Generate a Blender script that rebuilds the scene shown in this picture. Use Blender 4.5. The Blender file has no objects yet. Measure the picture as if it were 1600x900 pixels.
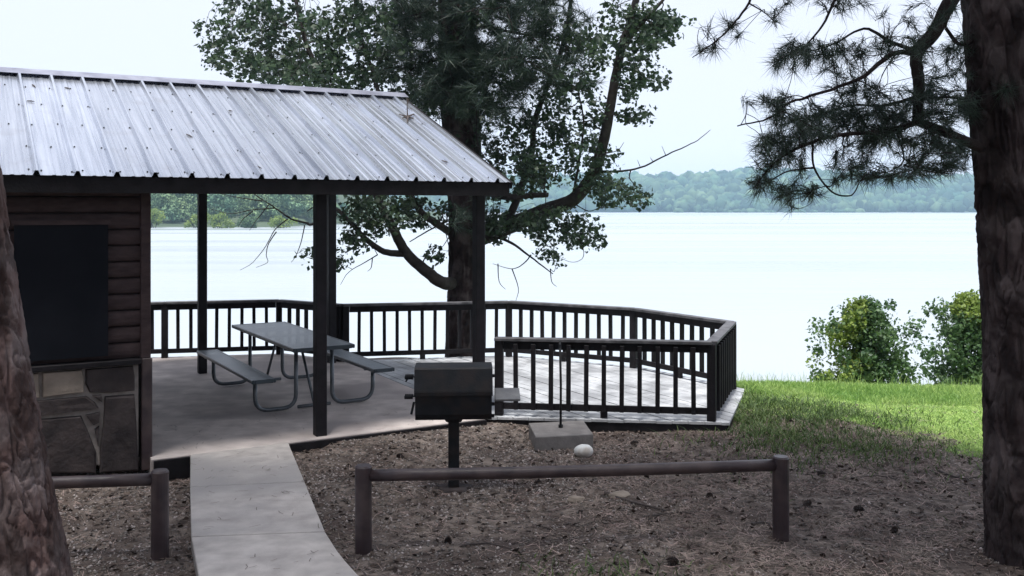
import bpy, bmesh, math, random
import numpy as np
from mathutils import Vector, noise
R = math.radians
random.seed(7)
rng = np.random.default_rng(11)
scene = bpy.context.scene
col = scene.collection

# ------------------------------------------------------------------ camera, sky, sun, exposure
F, HC, HOR = 1500.0, 2.35, 325.0            # focal length in photo pixels, eye height over the slab, horizon row
cam_d = bpy.data.cameras.new('camera')
cam = bpy.data.objects.new('camera', cam_d); col.objects.link(cam)
cam.location = (0, 0, HC); cam.rotation_euler = (R(90), 0, 0)
cam_d.sensor_width = 36; cam_d.lens = F/1600*36
cam_d.shift_y = -(450-HOR)/1600
cam_d.clip_end = 6000; cam_d.clip_start = 0.05
scene.camera = cam

SUN_EL, SUN_AZ = R(75), R(200)               # azimuth from straight ahead (+Y), clockwise towards +X
world = bpy.data.worlds.new('World'); scene.world = world
world.use_nodes = True
wn = world.node_tree; wn.nodes.clear()
w_out = wn.nodes.new('ShaderNodeOutputWorld'); w_bg = wn.nodes.new('ShaderNodeBackground')
w_sky = wn.nodes.new('ShaderNodeTexSky'); w_sky.sky_type = 'NISHITA'; w_sky.sun_disc = False
w_sky.sun_elevation = SUN_EL; w_sky.sun_rotation = SUN_AZ
w_sky.air_density = 1.0; w_sky.dust_density = 4.0; w_sky.ozone_density = 1.0
w_mix = wn.nodes.new('ShaderNodeMix'); w_mix.data_type = 'RGBA'
w_mix.inputs[0].default_value = 0.90        # closed cloud layer over the clear sky
w_mix.inputs[7].default_value = (4.45, 4.68, 5.35, 1)
wn.links.new(w_sky.outputs[0], w_mix.inputs[6]); wn.links.new(w_mix.outputs[2], w_bg.inputs[0])
w_bg.inputs[1].default_value = 0.1
wn.links.new(w_bg.outputs[0], w_out.inputs[0])

sun_d = bpy.data.lights.new('sun', 'SUN'); sun = bpy.data.objects.new('sun', sun_d); col.objects.link(sun)
sun_d.energy = 2.6; sun_d.angle = R(12); sun_d.color = (1.0, .98, .94)
sd = Vector((math.sin(SUN_AZ)*math.cos(SUN_EL), math.cos(SUN_AZ)*math.cos(SUN_EL), math.sin(SUN_EL)))
sun.rotation_euler = sd.to_track_quat('Z', 'Y').to_euler()
sun.location = (0, 0, 30)
scene.view_settings.view_transform = 'Standard'; scene.view_settings.look = 'None'
scene.view_settings.exposure = 1.12; scene.view_settings.gamma = 1
scene.render.engine = 'CYCLES'
scene.cycles.use_denoising = True
scene.cycles.max_bounces = 6; scene.cycles.transparent_max_bounces = 8
scene.cycles.volume_bounces = 3

# ------------------------------------------------------------------ helpers
def P(px, py, z=0.0):
    d = F*(HC-z)/(py-HOR)
    return Vector(((px-800)*d/F, d, z))
def at(px, py, d):
    return Vector(((px-800)*d/F, d, HC-(py-HOR)*d/F))

def node(nt, t, **kw):
    n = nt.nodes.new(t)
    for k, v in kw.items(): setattr(n, k, v)
    return n
def make_mat(name, c1, c2=None, scale=6.0, rough=.7, metal=0.0, bump=0.0, bscale=None, detail=5, stretch=(1,1,1),
             island=0.0, transl=None, spec=.5, c3=None, s3=1.0, coords='Object'):
    m = bpy.data.materials.new(name); m.use_nodes = True
    nt = m.node_tree; b = nt.nodes['Principled BSDF']
    b.inputs['Roughness'].default_value = rough; b.inputs['Metallic'].default_value = metal
    b.inputs['Specular IOR Level'].default_value = spec
    tc = node(nt, 'ShaderNodeTexCoord'); mp = node(nt, 'ShaderNodeMapping')
    mp.inputs['Scale'].default_value = stretch
    nt.links.new(tc.outputs[coords], mp.inputs[0])
    nz = node(nt, 'ShaderNodeTexNoise'); nz.inputs['Scale'].default_value = scale; nz.inputs['Detail'].default_value = detail
    nt.links.new(mp.outputs[0], nz.inputs['Vector'])
    cr = node(nt, 'ShaderNodeValToRGB')
    cr.color_ramp.elements[0].position = .32; cr.color_ramp.elements[1].position = .68
    c2 = c2 or c1
    cr.color_ramp.elements[0].color = (*c1, 1); cr.color_ramp.elements[1].color = (*c2, 1)
    nt.links.new(nz.outputs['Fac'], cr.inputs[0])
    out = cr.outputs[0]
    if c3:
        n3 = node(nt, 'ShaderNodeTexNoise'); n3.inputs['Scale'].default_value = s3; n3.inputs['Detail'].default_value = 3
        nt.links.new(tc.outputs[coords], n3.inputs['Vector'])
        r3 = node(nt, 'ShaderNodeValToRGB'); r3.color_ramp.elements[0].position = .45; r3.color_ramp.elements[1].position = .62
        nt.links.new(n3.outputs['Fac'], r3.inputs[0])
        mx = node(nt, 'ShaderNodeMix', data_type='RGBA'); mx.inputs[7].default_value = (*c3, 1)
        nt.links.new(r3.outputs[0], mx.inputs[0]); nt.links.new(out, mx.inputs[6]); out = mx.outputs[2]
    if island:
        ge = node(nt, 'ShaderNodeNewGeometry'); mr = node(nt, 'ShaderNodeMapRange')
        mr.inputs[3].default_value = 1-island; mr.inputs[4].default_value = 1+island
        nt.links.new(ge.outputs['Random Per Island'], mr.inputs[0])
        hs = node(nt, 'ShaderNodeHueSaturation'); nt.links.new(mr.outputs[0], hs.inputs['Value'])
        mh = node(nt, 'ShaderNodeMapRange'); mh.inputs[3].default_value = .5+island*.05; mh.inputs[4].default_value = .5-island*.05
        nt.links.new(ge.outputs['Random Per Island'], mh.inputs[0]); nt.links.new(mh.outputs[0], hs.inputs['Hue'])
        nt.links.new(out, hs.inputs['Color']); out = hs.outputs[0]
    nt.links.new(out, b.inputs['Base Color'])
    if bump:
        nb = node(nt, 'ShaderNodeTexNoise'); nb.inputs['Scale'].default_value = bscale or scale*3; nb.inputs['Detail'].default_value = 6
        nt.links.new(mp.outputs[0], nb.inputs['Vector'])
        bp = node(nt, 'ShaderNodeBump'); bp.inputs['Strength'].default_value = bump; bp.inputs['Distance'].default_value = .02
        nt.links.new(nb.outputs['Fac'], bp.inputs['Height']); nt.links.new(bp.outputs[0], b.inputs['Normal'])
    if transl:
        tr = node(nt, 'ShaderNodeBsdfTranslucent'); nt.links.new(out, tr.inputs[0])
        ms = node(nt, 'ShaderNodeMixShader'); ms.inputs[0].default_value = transl
        nt.links.new(b.outputs[0], ms.inputs[1]); nt.links.new(tr.outputs[0], ms.inputs[2])
        nt.links.new(ms.outputs[0], nt.nodes['Material Output'].inputs[0])
    return m

M = {}
M['soil'] = make_mat('soil', (.052,.041,.038), (.25,.207,.182), 8.0, .95, bump=1.0, bscale=45, detail=9, c3=(.085,.066,.060), s3=1.1, spec=.1)
M['concrete'] = make_mat('concrete', (.37,.34,.325), (.55,.51,.485), 5, .85, bump=.2, bscale=90, detail=12, c3=(.32,.305,.305), s3=.6, spec=.25)
M['slab'] = make_mat('slab_concrete', (.47,.41,.385), (.70,.62,.58), 4, .8, bump=.18, bscale=80, detail=12, c3=(.37,.325,.315), s3=.8, spec=.3)
M['deckwood'] = make_mat('weathered_deck', (.33,.34,.36), (.56,.57,.59), 5, .55, bump=.3, bscale=30, stretch=(1,1,1), island=0, c3=(.26,.265,.28), s3=2.2)
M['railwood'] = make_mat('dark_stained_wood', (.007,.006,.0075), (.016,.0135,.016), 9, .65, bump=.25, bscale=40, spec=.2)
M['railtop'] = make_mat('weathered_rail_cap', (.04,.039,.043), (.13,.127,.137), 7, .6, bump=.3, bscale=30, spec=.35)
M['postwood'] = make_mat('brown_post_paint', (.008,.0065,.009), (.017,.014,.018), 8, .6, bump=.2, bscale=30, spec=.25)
M['barrier'] = make_mat('maroon_brown_paint', (.026,.017,.021), (.052,.034,.038), 7, .42, bump=.15, bscale=25, spec=.5, c3=(.07,.05,.05), s3=5)
M['siding'] = make_mat('dark_log_siding', (.036,.023,.024), (.068,.045,.046), 7, .7, bump=.25, bscale=30, stretch=(1,1,3), spec=.25)
M['screen'] = make_mat('dark_panel', (.004,.005,.009), (.008,.009,.014), 3, .7, spec=.15)
M['stone_dark'] = make_mat('dark_sandstone', (.030,.025,.026), (.068,.055,.054), 5, .85, bump=.5, bscale=22, spec=.2)
M['stone_tan'] = make_mat('tan_sandstone', (.20,.168,.142), (.31,.262,.22), 5, .85, bump=.5, bscale=22, spec=.2)
M['block'] = make_mat('aged_concrete_block', (.15,.14,.138), (.23,.215,.21), 7, .9, bump=.3, bscale=50, spec=.2)
M['mortar'] = make_mat('mortar', (.24,.215,.20), (.34,.305,.285), 12, .9, bump=.3, spec=.2)
M['steel_black'] = make_mat('black_steel', (.006,.007,.009), (.013,.014,.018), 10, .55, metal=.0, bump=.15, bscale=60, spec=.28, c3=(.020,.016,.016), s3=7)
M['galv'] = make_mat('galvanised_tube', (.10,.115,.13), (.17,.185,.20), 12, .4, metal=.6)
M['shelfwood'] = make_mat('weathered_shelf', (.12,.12,.13), (.2,.2,.2), 9, .7, bump=.2)
M['white_stone'] = make_mat('white_stone', (.62,.63,.62), (.78,.80,.80), 6, .6, bump=.2, c3=(.5,.46,.42), s3=6)
M['bark'] = make_mat('pine_bark', (.020,.015,.016), (.048,.035,.035), 9, .9, bump=.9, bscale=30, stretch=(1,1,.4), c3=(.075,.061,.061), s3=5, spec=.1)
M['bark_red'] = make_mat('reddish_pine_bark', (.050,.032,.030), (.122,.083,.079), 9, .9, bump=.9, bscale=34, stretch=(1,1,.5), c3=(.145,.115,.114), s3=5, spec=.12)
M['bark2'] = make_mat('grey_bark', (.030,.026,.025), (.06,.053,.05), 9, .9, bump=.5, bscale=26, spec=.2)
M['pine'] = make_mat('pine_needles_green', (.017,.036,.027), (.034,.060,.038), 3, .55, island=.35, transl=.2)
M['leaf'] = make_mat('broad_leaves', (.025,.050,.032), (.054,.092,.044), 2.0, .5, island=.5, transl=.4)
M['shrub'] = make_mat('shrub_leaves', (.06,.125,.055), (.11,.19,.07), 2.0, .5, island=.4, transl=.4)
M['shrub_y'] = make_mat('yellow_green_leaves', (.16,.24,.05), (.25,.33,.07), 2.0, .5, island=.3, transl=.4)
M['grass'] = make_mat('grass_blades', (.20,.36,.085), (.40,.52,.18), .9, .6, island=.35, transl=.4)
M['grass_d'] = make_mat('dark_weeds', (.06,.11,.03), (.11,.17,.05), 1.5, .6, island=.4, transl=.3)  # weeds a deeper green than the lawn
M['turf'] = make_mat('turf_soil', (.075,.12,.03), (.13,.18,.05), 2.5, .9, bump=.5, spec=.1)
M['needle_dry'] = make_mat('dry_needles', (.12,.088,.075), (.33,.265,.225), 4, .7, island=.65, spec=.2)
M['chips'] = make_mat('gravel_chips', (.15,.13,.122), (.38,.34,.32), 5, .8, island=.55, spec=.2)
M['twig'] = make_mat('dry_twig', (.035,.026,.024), (.075,.058,.052), 12, .8)
M['cone'] = make_mat('pine_cone', (.030,.022,.020), (.06,.042,.036), 20, .8)
M['deadleaf'] = make_mat('dead_leaf', (.05,.035,.03), (.10,.07,.055), 9, .7)
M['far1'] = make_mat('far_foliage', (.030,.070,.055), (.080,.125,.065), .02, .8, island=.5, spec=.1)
M['far2'] = make_mat('mist_tinted_foliage', (.07,.15,.105), (.19,.26,.12), .08, .8, island=.35, spec=.1)  # paler, bluer leaf colour painted in to stand for mist
M['farsoil'] = make_mat('shore_ground', (.04,.065,.035), (.07,.095,.05), .05, .9)

def bark_plates(mname):        # each bark plate has its own tint
    nt = M[mname].node_tree; b = nt.nodes['Principled BSDF']; old = b.inputs['Base Color'].links[0].from_socket
    a = node(nt, 'ShaderNodeAttribute', attribute_name='plate'); r = node(nt, 'ShaderNodeMapRange'); r.inputs[3].default_value = .62; r.inputs[4].default_value = 1.5
    nt.links.new(a.outputs['Fac'], r.inputs[0]); h = node(nt, 'ShaderNodeHueSaturation'); nt.links.new(old, h.inputs['Color']); nt.links.new(r.outputs[0], h.inputs['Value'])
    nt.links.new(h.outputs[0], b.inputs['Base Color'])
bark_plates('bark'); bark_plates('bark_red')
# perforated plastic-coated steel for the picnic table
def perforated(name, c, scale):
    m = bpy.data.materials.new(name); m.use_nodes = True; nt = m.node_tree; b = nt.nodes['Principled BSDF']
    b.inputs['Base Color'].default_value = (*c, 1); b.inputs['Roughness'].default_value = .36
    tc = node(nt, 'ShaderNodeTexCoord'); v = node(nt, 'ShaderNodeTexVoronoi'); v.inputs['Scale'].default_value = scale
    v.inputs['Randomness'].default_value = 0; v.voronoi_dimensions = '2D'
    nt.links.new(tc.outputs['UV'], v.inputs['Vector'])
    mt = node(nt, 'ShaderNodeMath', operation='LESS_THAN'); mt.inputs[1].default_value = .10
    nt.links.new(v.outputs['Distance'], mt.inputs[0])
    t = node(nt, 'ShaderNodeBsdfTransparent'); ms = node(nt, 'ShaderNodeMixShader')
    nt.links.new(mt.outputs[0], ms.inputs[0]); nt.links.new(b.outputs[0], ms.inputs[1]); nt.links.new(t.outputs[0], ms.inputs[2])
    nt.links.new(ms.outputs[0], nt.nodes['Material Output'].inputs[0])
    return m
M['perf'] = perforated('perforated_coated_steel', (.075,.11,.14), 1.0)
M['coated'] = make_mat('coated_steel_rim', (.045,.062,.078), (.065,.085,.10), 8, .35)

# galvalume roof sheet with faint streaks and stains
def roof_metal():
    m = bpy.data.materials.new('galvalume_sheet'); m.use_nodes = True; nt = m.node_tree; b = nt.nodes['Principled BSDF']
    b.inputs['Metallic'].default_value = .8
    tc = node(nt, 'ShaderNodeTexCoord'); oi = node(nt, 'ShaderNodeObjectInfo')
    ad = node(nt, 'ShaderNodeVectorMath', operation='ADD'); nt.links.new(tc.outputs['UV'], ad.inputs[0])
    rv = node(nt, 'ShaderNodeVectorMath', operation='SCALE'); rv.inputs[0].default_value = (37, 61, 0); nt.links.new(oi.outputs['Random'], rv.inputs['Scale'])
    nt.links.new(rv.outputs[0], ad.inputs[1])
    mp = node(nt, 'ShaderNodeMapping'); mp.inputs['Scale'].default_value = (26, .7, 1)
    nt.links.new(ad.outputs[0], mp.inputs[0])
    n1 = node(nt, 'ShaderNodeTexNoise'); n1.inputs['Scale'].default_value = 1.0; n1.inputs['Detail'].default_value = 7
    nt.links.new(mp.outputs[0], n1.inputs['Vector'])
    cr = node(nt, 'ShaderNodeValToRGB'); cr.color_ramp.elements[0].position = .3; cr.color_ramp.elements[1].position = .7
    cr.color_ramp.elements[0].color = (.42,.45,.52,1); cr.color_ramp.elements[1].color = (.66,.69,.76,1)
    nt.links.new(n1.outputs['Fac'], cr.inputs[0])
    n2 = node(nt, 'ShaderNodeTexNoise'); n2.inputs['Scale'].default_value = 3.5; n2.inputs['Detail'].default_value = 6
    nt.links.new(ad.outputs[0], n2.inputs['Vector'])
    r2 = node(nt, 'ShaderNodeValToRGB'); r2.color_ramp.elements[0].position = .55; r2.color_ramp.elements[1].position = .72
    r2.color_ramp.elements[1].color = (.4,.4,.4,1)
    nt.links.new(n2.outputs['Fac'], r2.inputs[0])
    mx = node(nt, 'ShaderNodeMix', data_type='RGBA'); mx.inputs[7].default_value = (.42,.42,.45,1)
    nt.links.new(r2.outputs[0], mx.inputs[0]); nt.links.new(cr.outputs[0], mx.inputs[6])
    hv_ = node(nt, 'ShaderNodeHueSaturation'); mo = node(nt, 'ShaderNodeMapRange'); mo.inputs[3].default_value = .82; mo.inputs[4].default_value = 1.08
    nt.links.new(oi.outputs['Random'], mo.inputs[0]); nt.links.new(mo.outputs[0], hv_.inputs['Value']); nt.links.new(mx.outputs[2], hv_.inputs['Color'])
    nt.links.new(hv_.outputs[0], b.inputs['Base Color'])
    mr = node(nt, 'ShaderNodeMapRange'); mr.inputs[3].default_value = .20; mr.inputs[4].default_value = .36
    nt.links.new(n1.outputs['Fac'], mr.inputs[0]); nt.links.new(mr.outputs[0], b.inputs['Roughness'])
    return m
M['roof'] = roof_metal()
M['trim'] = make_mat('ridge_trim_metal', (.20,.205,.26), (.34,.35,.42), 5, .45, metal=.5)

# lake: rippled, strongly reflecting at the low angles it is seen at, over pale silty water
def lake_mat():
    m = bpy.data.materials.new('lake_water'); m.use_nodes = True; nt = m.node_tree; b = nt.nodes['Principled BSDF']
    b.inputs['Base Color'].default_value = (.36,.40,.43,1); b.inputs['Roughness'].default_value = .32
    b.inputs['IOR'].default_value = 1.33; b.inputs['Specular IOR Level'].default_value = 1.0
    tc = node(nt, 'ShaderNodeTexCoord'); mp = node(nt, 'ShaderNodeMapping'); mp.inputs['Scale'].default_value = (.35, 1.1, 1)
    nt.links.new(tc.outputs['Object'], mp.inputs[0])
    n = node(nt, 'ShaderNodeTexNoise'); n.inputs['Scale'].default_value = .8; n.inputs['Detail'].default_value = 5
    nt.links.new(mp.outputs[0], n.inputs['Vector'])
    m2 = node(nt, 'ShaderNodeMapping'); m2.inputs['Scale'].default_value = (.004, .05, 1); nt.links.new(tc.outputs['Object'], m2.inputs[0])
    n2 = node(nt, 'ShaderNodeTexNoise'); n2.inputs['Scale'].default_value = 1; n2.inputs['Detail'].default_value = 4; nt.links.new(m2.outputs[0], n2.inputs['Vector'])
    mr = node(nt, 'ShaderNodeMapRange'); mr.inputs[1].default_value = .35; mr.inputs[2].default_value = .65; mr.inputs[3].default_value = .16; mr.inputs[4].default_value = .42
    nt.links.new(n2.outputs['Fac'], mr.inputs[0]); nt.links.new(mr.outputs[0], b.inputs['Roughness'])
    bp = node(nt, 'ShaderNodeBump'); bp.inputs['Strength'].default_value = .2; bp.inputs['Distance'].default_value = .1
    nt.links.new(n.outputs['Fac'], bp.inputs['Height']); nt.links.new(bp.outputs[0], b.inputs['Normal'])
    return m
M['lake'] = lake_mat()

origin = {}
def tag(o, label=None, cat=None, group=None, kind=None):
    if label: o['label'] = label
    if cat: o['category'] = cat
    if group: o['group'] = group
    if kind: o['kind'] = kind
    return o
def thing(name, loc, label, cat, group=None):
    o = bpy.data.objects.new(name, None); o.empty_display_size = .2
    o.location = loc; col.objects.link(o); origin[o.name] = Vector(loc)
    return tag(o, label, cat, group)
def link(name, me, parent=None, loc=(0,0,0)):
    o = bpy.data.objects.new(name, me); col.objects.link(o)
    o.location = loc
    if parent: o.parent = parent; origin[o.name] = origin[parent.name]
    return o
def smooth(me):
    me.polygons.foreach_set('use_smooth', [True]*len(me.polygons))

class MB:
    def __init__(s): s.v = []; s.f = []; s.uv = None
    def add(s, vs, fs):
        n = len(s.v); s.v += [tuple(v) for v in vs]; s.f += [tuple(i+n for i in f) for f in fs]; return s
    def box(s, c, size, ax=None, bev=0.0):
        """box centred at c; ax = three axes"""
        X, Y, Z = ax or (Vector((1,0,0)), Vector((0,1,0)), Vector((0,0,1)))
        c = Vector(c); hx, hy, hz = size[0]/2, size[1]/2, size[2]/2
        if bev <= 0:
            vs = [c+X*i*hx+Y*j*hy+Z*k*hz for k in (-1,1) for (i,j) in ((-1,-1),(1,-1),(1,1),(-1,1))]
            return s.add(vs, [(3,2,1,0),(4,5,6,7),(0,1,5,4),(1,2,6,5),(2,3,7,6),(3,0,4,7)])
        bm = bmesh.new(); bmesh.ops.create_cube(bm, size=1)
        for v in bm.verts: v.co = Vector((v.co.x*size[0], v.co.y*size[1], v.co.z*size[2]))
        bmesh.ops.bevel(bm, geom=bm.edges[:], offset=bev, segments=1, affect='EDGES', clamp_overlap=True)
        bm.verts.index_update()
        s.add([c+X*v.co.x+Y*v.co.y+Z*v.co.z for v in bm.verts], [[v.index for v in f.verts] for f in bm.faces])
        bm.free(); return s
    def bar(s, a, b, w, h, up=(0,0,1), bev=0.0):
        a, b = Vector(a), Vector(b); X = (b-a).normalized(); U = Vector(up)
        Y = U.cross(X).normalized(); Z = X.cross(Y)
        return s.box((a+b)/2, ((b-a).length, w, h), (X, Y, Z), bev)
    def tube(s, pts, rad, n=8, cap=True):
        pts = [Vector(p) for p in pts]
        if not isinstance(rad, (list, tuple)): rad = [rad]*len(pts)
        t0 = (pts[1]-pts[0]).normalized()
        ref = Vector((0,0,1)) if abs(t0.z) < .9 else Vector((1,0,0))
        nx = t0.cross(ref).normalized(); vs = []
        for i, p in enumerate(pts):
            t = (pts[min(i+1, len(pts)-1)]-pts[max(i-1, 0)]).normalized()
            nx = (nx - t*nx.dot(t)).normalized(); ny = t.cross(nx)
            for k in range(n):
                a = 2*math.pi*k/n
                vs.append(p+(nx*math.cos(a)+ny*math.sin(a))*rad[i])
        fs = []
        for i in range(len(pts)-1):
            for k in range(n):
                fs.append((i*n+k, i*n+(k+1) % n, (i+1)*n+(k+1) % n, (i+1)*n+k))
        if cap:
            fs.append(tuple(range(n-1, -1, -1))); m = (len(pts)-1)*n; fs.append(tuple(range(m, m+n)))
        return s.add(vs, fs)
    def prism(s, poly, z0, z1, inset=0.0):
        """vertical prism over a counter-clockwise xy polygon"""
        n = len(poly); c = sum((Vector((p[0], p[1])) for p in poly), Vector((0,0)))/n
        vs = [(p[0], p[1], z0) for p in poly]
        if inset:
            vs += [(p[0], p[1], z1-inset) for p in poly]
            vs += [tuple(Vector((p[0], p[1]))+(c-Vector((p[0], p[1]))).normalized()*inset)+(z1,) for p in poly]
        else: vs += [(p[0], p[1], z1) for p in poly]
        L = len(vs)//n; fs = [tuple(range(n-1, -1, -1)), tuple(range((L-1)*n, L*n))]
        for r in range(L-1):
            for k in range(n): fs.append((r*n+k, r*n+(k+1) % n, (r+1)*n+(k+1) % n, (r+1)*n+k))
        return s.add(vs, fs)
    def mesh(s, name, mat, org=(0,0,0), sm=False):
        me = bpy.data.meshes.new(name); o = Vector(org)
        me.from_pydata([(v[0]-o.x, v[1]-o.y, v[2]-o.z) for v in s.v], [], s.f)
        if mat: me.materials.append(M[mat])
        if sm: smooth(me)
        me.validate(); return me
    def build(s, name, mat, parent=None, loc=None, sm=False):
        org = origin[parent.name] if parent else (Vector(loc) if loc is not None else Vector((0,0,0)))
        return link(name, s.mesh(name, mat, org, sm), parent, (0,0,0) if parent else org)

def np_mesh(name, V, Fc, mat, org=(0,0,0)):
    V = np.asarray(V, dtype=np.float32) - np.asarray(org, dtype=np.float32)
    Fc = np.asarray(Fc, dtype=np.int32); k = Fc.shape[1]
    me = bpy.data.meshes.new(name)
    me.vertices.add(len(V)); me.vertices.foreach_set('co', V.ravel())
    me.loops.add(Fc.size); me.loops.foreach_set('vertex_index', Fc.ravel())
    me.polygons.add(len(Fc)); me.polygons.foreach_set('loop_start', np.arange(0, Fc.size, k, dtype=np.int32))
    me.materials.append(M[mat] if isinstance(mat, str) else mat)
    me.update(calc_edges=True); me.validate()
    return me
def unit(a): return a/np.maximum(np.linalg.norm(a, axis=-1, keepdims=True), 1e-9)

# ------------------------------------------------------------------ terrain
def sstep(a, b, x):
    t = min(1, max(0, (x-a)/(b-a))); return t*t*(3-2*t)
WATER = -2.6
_p1 = P(500, 680); P1x, P1y = _p1.x, _p1.y; _u = Vector((2620, F)).normalized(); Vvx, Vvy = -_u.y, _u.x
def ground_z(x, y):
    crest = 13.0 + 2.4*sstep(2.4, .2, x) + .35*math.sin(x*.23+1)*sstep(4, 14, abs(x))
    z = -.10
    z += .035*noise.noise((x*.45, y*.45, 1.3)) + .014*noise.noise((x*1.9, y*1.9, 4.1))
    # rise under the grass beside the deck's far corner, hollow in front of the deck
    z += .09*math.exp(-(((x-3.5)/.7)**2+((y-11.5)/1.0)**2))
    z -= .13*math.exp(-(((x+3.2)/.35)**2+((y-9.05)/.3)**2))
    dsl = (x-P1x)*Vvx+(y-P1y)*Vvy; z += .05*sstep(-.75, -.2, dsl)*sstep(-2.0, -1.7, x)*sstep(.6, 0, dsl)
    z -= .05*sstep(2.9, 4.5, x)*sstep(9.5, 12.5, y)
    z -= .03*math.exp(-(((x-1.3)/1.6)**2+((y-10.75)/.45)**2))
    z += .10*sstep(6.2, 2.0, y) + .55*sstep(3.5, -3, y)
    if y > crest:
        d = y-crest
        z -= .42*d*sstep(0, 1.6, d)
    return max(z, WATER-1.2)
def grid_terrain():
    def axis(lo, hi, fine_lo, fine_hi, fs, growth=1.35):
        a = list(np.arange(fine_lo, fine_hi+1e-6, fs)); st = fs
        while a[-1] < hi: st *= growth; a.append(min(hi, a[-1]+st))
        st = fs; b = []
        cur = fine_lo
        while cur > lo: st *= growth; cur = max(lo, cur-st); b.append(cur)
        return b[::-1]+a
    xs = axis(-400, 400, -5.5, 8.5, .085); ys = axis(-60, 46, 4.2, 18, .085)
    V = [(x, y, ground_z(x, y)) for y in ys for x in xs]
    nx = len(xs); Fc = [(j*nx+i, j*nx+i+1, (j+1)*nx+i+1, (j+1)*nx+i) for j in range(len(ys)-1) for i in range(nx-1)]
    return np_mesh('ground', V, Fc, 'soil')
g_me = grid_terrain(); smooth(g_me)
ground = tag(link('ground', g_me), 'bare brown soil bank with pine litter sloping to the lake', kind='structure')
# turf colour where grass grows: mask in world coordinates along the edge of the lawn
def lawn_edge(x):            # y of the near edge of the lawn at x
    return 11.35 - 2.9*sstep(3.0, 6.2, x) + .18*math.sin(x*3.1)
nt = M['soil'].node_tree
def soil_mask():
    b = nt.nodes['Principled BSDF']; old = b.inputs['Base Color'].links[0].from_socket
    tc = node(nt, 'ShaderNodeTexCoord'); sp = node(nt, 'ShaderNodeSeparateXYZ'); nt.links.new(tc.outputs['Object'], sp.inputs[0])
    def mth(op, a, b2=None, v=None):
        n = node(nt, 'ShaderNodeMath', operation=op)
        nt.links.new(a, n.inputs[0])
        if b2 is not None: nt.links.new(b2, n.inputs[1])
        if v is not None: n.inputs[1].default_value = v
        return n.outputs[0]
    mr = node(nt, 'ShaderNodeMapRange', interpolation_type='SMOOTHSTEP')
    nt.links.new(sp.outputs[0], mr.inputs[0]); mr.inputs[1].default_value = 3.0; mr.inputs[2].default_value = 6.2
    mr.inputs[3].default_value = 11.35; mr.inputs[4].default_value = 8.45
    nz = node(nt, 'ShaderNodeTexNoise'); nz.inputs['Scale'].default_value = 2.2; nz.inputs['Detail'].default_value = 5
    nt.links.new(tc.outputs['Object'], nz.inputs['Vector'])
    e = mth('SUBTRACT', sp.outputs[1], mr.outputs[0])
    e = mth('ADD', e, mth('MULTIPLY', mth('SUBTRACT', nz.outputs['Fac'], v=.5), v=2.2))
    m1 = node(nt, 'ShaderNodeMapRange', interpolation_type='SMOOTHSTEP'); nt.links.new(e, m1.inputs[0]); m1.inputs[1].default_value = -.25; m1.inputs[2].default_value = .45
    m2 = node(nt, 'ShaderNodeMapRange', interpolation_type='SMOOTHSTEP'); nt.links.new(sp.outputs[0], m2.inputs[0]); m2.inputs[1].default_value = 2.5; m2.inputs[2].default_value = 3.3
    fac = mth('MULTIPLY', m1.outputs[0], m2.outputs[0])
    mx = node(nt, 'ShaderNodeMix', data_type='RGBA'); nt.links.new(fac, mx.inputs[0]); nt.links.new(old, mx.inputs[6])
    n2 = node(nt, 'ShaderNodeTexNoise'); n2.inputs['Scale'].default_value = 3; nt.links.new(tc.outputs['Object'], n2.inputs['Vector'])
    cr = node(nt, 'ShaderNodeValToRGB'); cr.color_ramp.elements[0].color = (.21,.33,.08,1); cr.color_ramp.elements[1].color = (.34,.45,.14,1)
    nt.links.new(n2.outputs['Fac'], cr.inputs[0]); nt.links.new(cr.outputs[0], mx.inputs[7])
    nt.links.new(mx.outputs[2], b.inputs['Base Color'])
soil_mask()

lake_me = np_mesh('lake', [(-2500,14,WATER),(2500,14,WATER),(2500,1900,WATER),(-2500,1900,WATER)], [(0,1,2,3)], 'lake')
tag(link('lake', lake_me), 'pale still lake reflecting the white sky', kind='structure')

# ------------------------------------------------------------------ far shores
def sphere_base(sub):
    bm = bmesh.new(); bmesh.ops.create_icosphere(bm, subdivisions=sub, radius=1)
    bm.verts.index_update()
    v = np.array([x.co[:] for x in bm.verts]); f = np.array([[q.index for q in x.verts] for x in bm.faces]); bm.free(); return v, f
def lump_woods(spots, sub, jit=.16):
    bv, bf = sphere_base(sub); Vs = []; Fs = []; n = 0
    for (x, y, z, r, h) in spots:
        j = 1+jit*rng.standard_normal((len(bv), 1))
        v = bv*j*np.array([r, r, h]) + np.array([x, y, z])
        Vs.append(v); Fs.append(bf+n); n += len(bv)
    return np.concatenate(Vs), np.concatenate(Fs)
def far_hill_z(x, y):
    shore = 1055 + 25*math.sin(x*.006+.5) + 10*math.sin(x*.021)
    d = y-shore
    top = 40 + 5*math.sin(x*.0062-.6) + 3*math.sin(x*.017+1)
    return WATER-1 + (top)*sstep(0, 430, d) + 1.4*sstep(-4, 6, d)
xs = np.linspace(-1500, 1800, 111); ys = np.concatenate([np.linspace(1015, 1110, 20), np.linspace(1130, 1700, 20)])
V = [(x, y, far_hill_z(x, y)) for y in ys for x in xs]; nx = len(xs)
Fc = [(j*nx+i, j*nx+i+1, (j+1)*nx+i+1, (j+1)*nx+i) for j in range(len(ys)-1) for i in range(nx-1)]
tag(link('far_hills', np_mesh('far_hills', V, Fc, 'farsoil')), 'low wooded hills across the lake', kind='structure')
spots = []; spots_hi = []
y = 1052.0; row = 0
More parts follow.
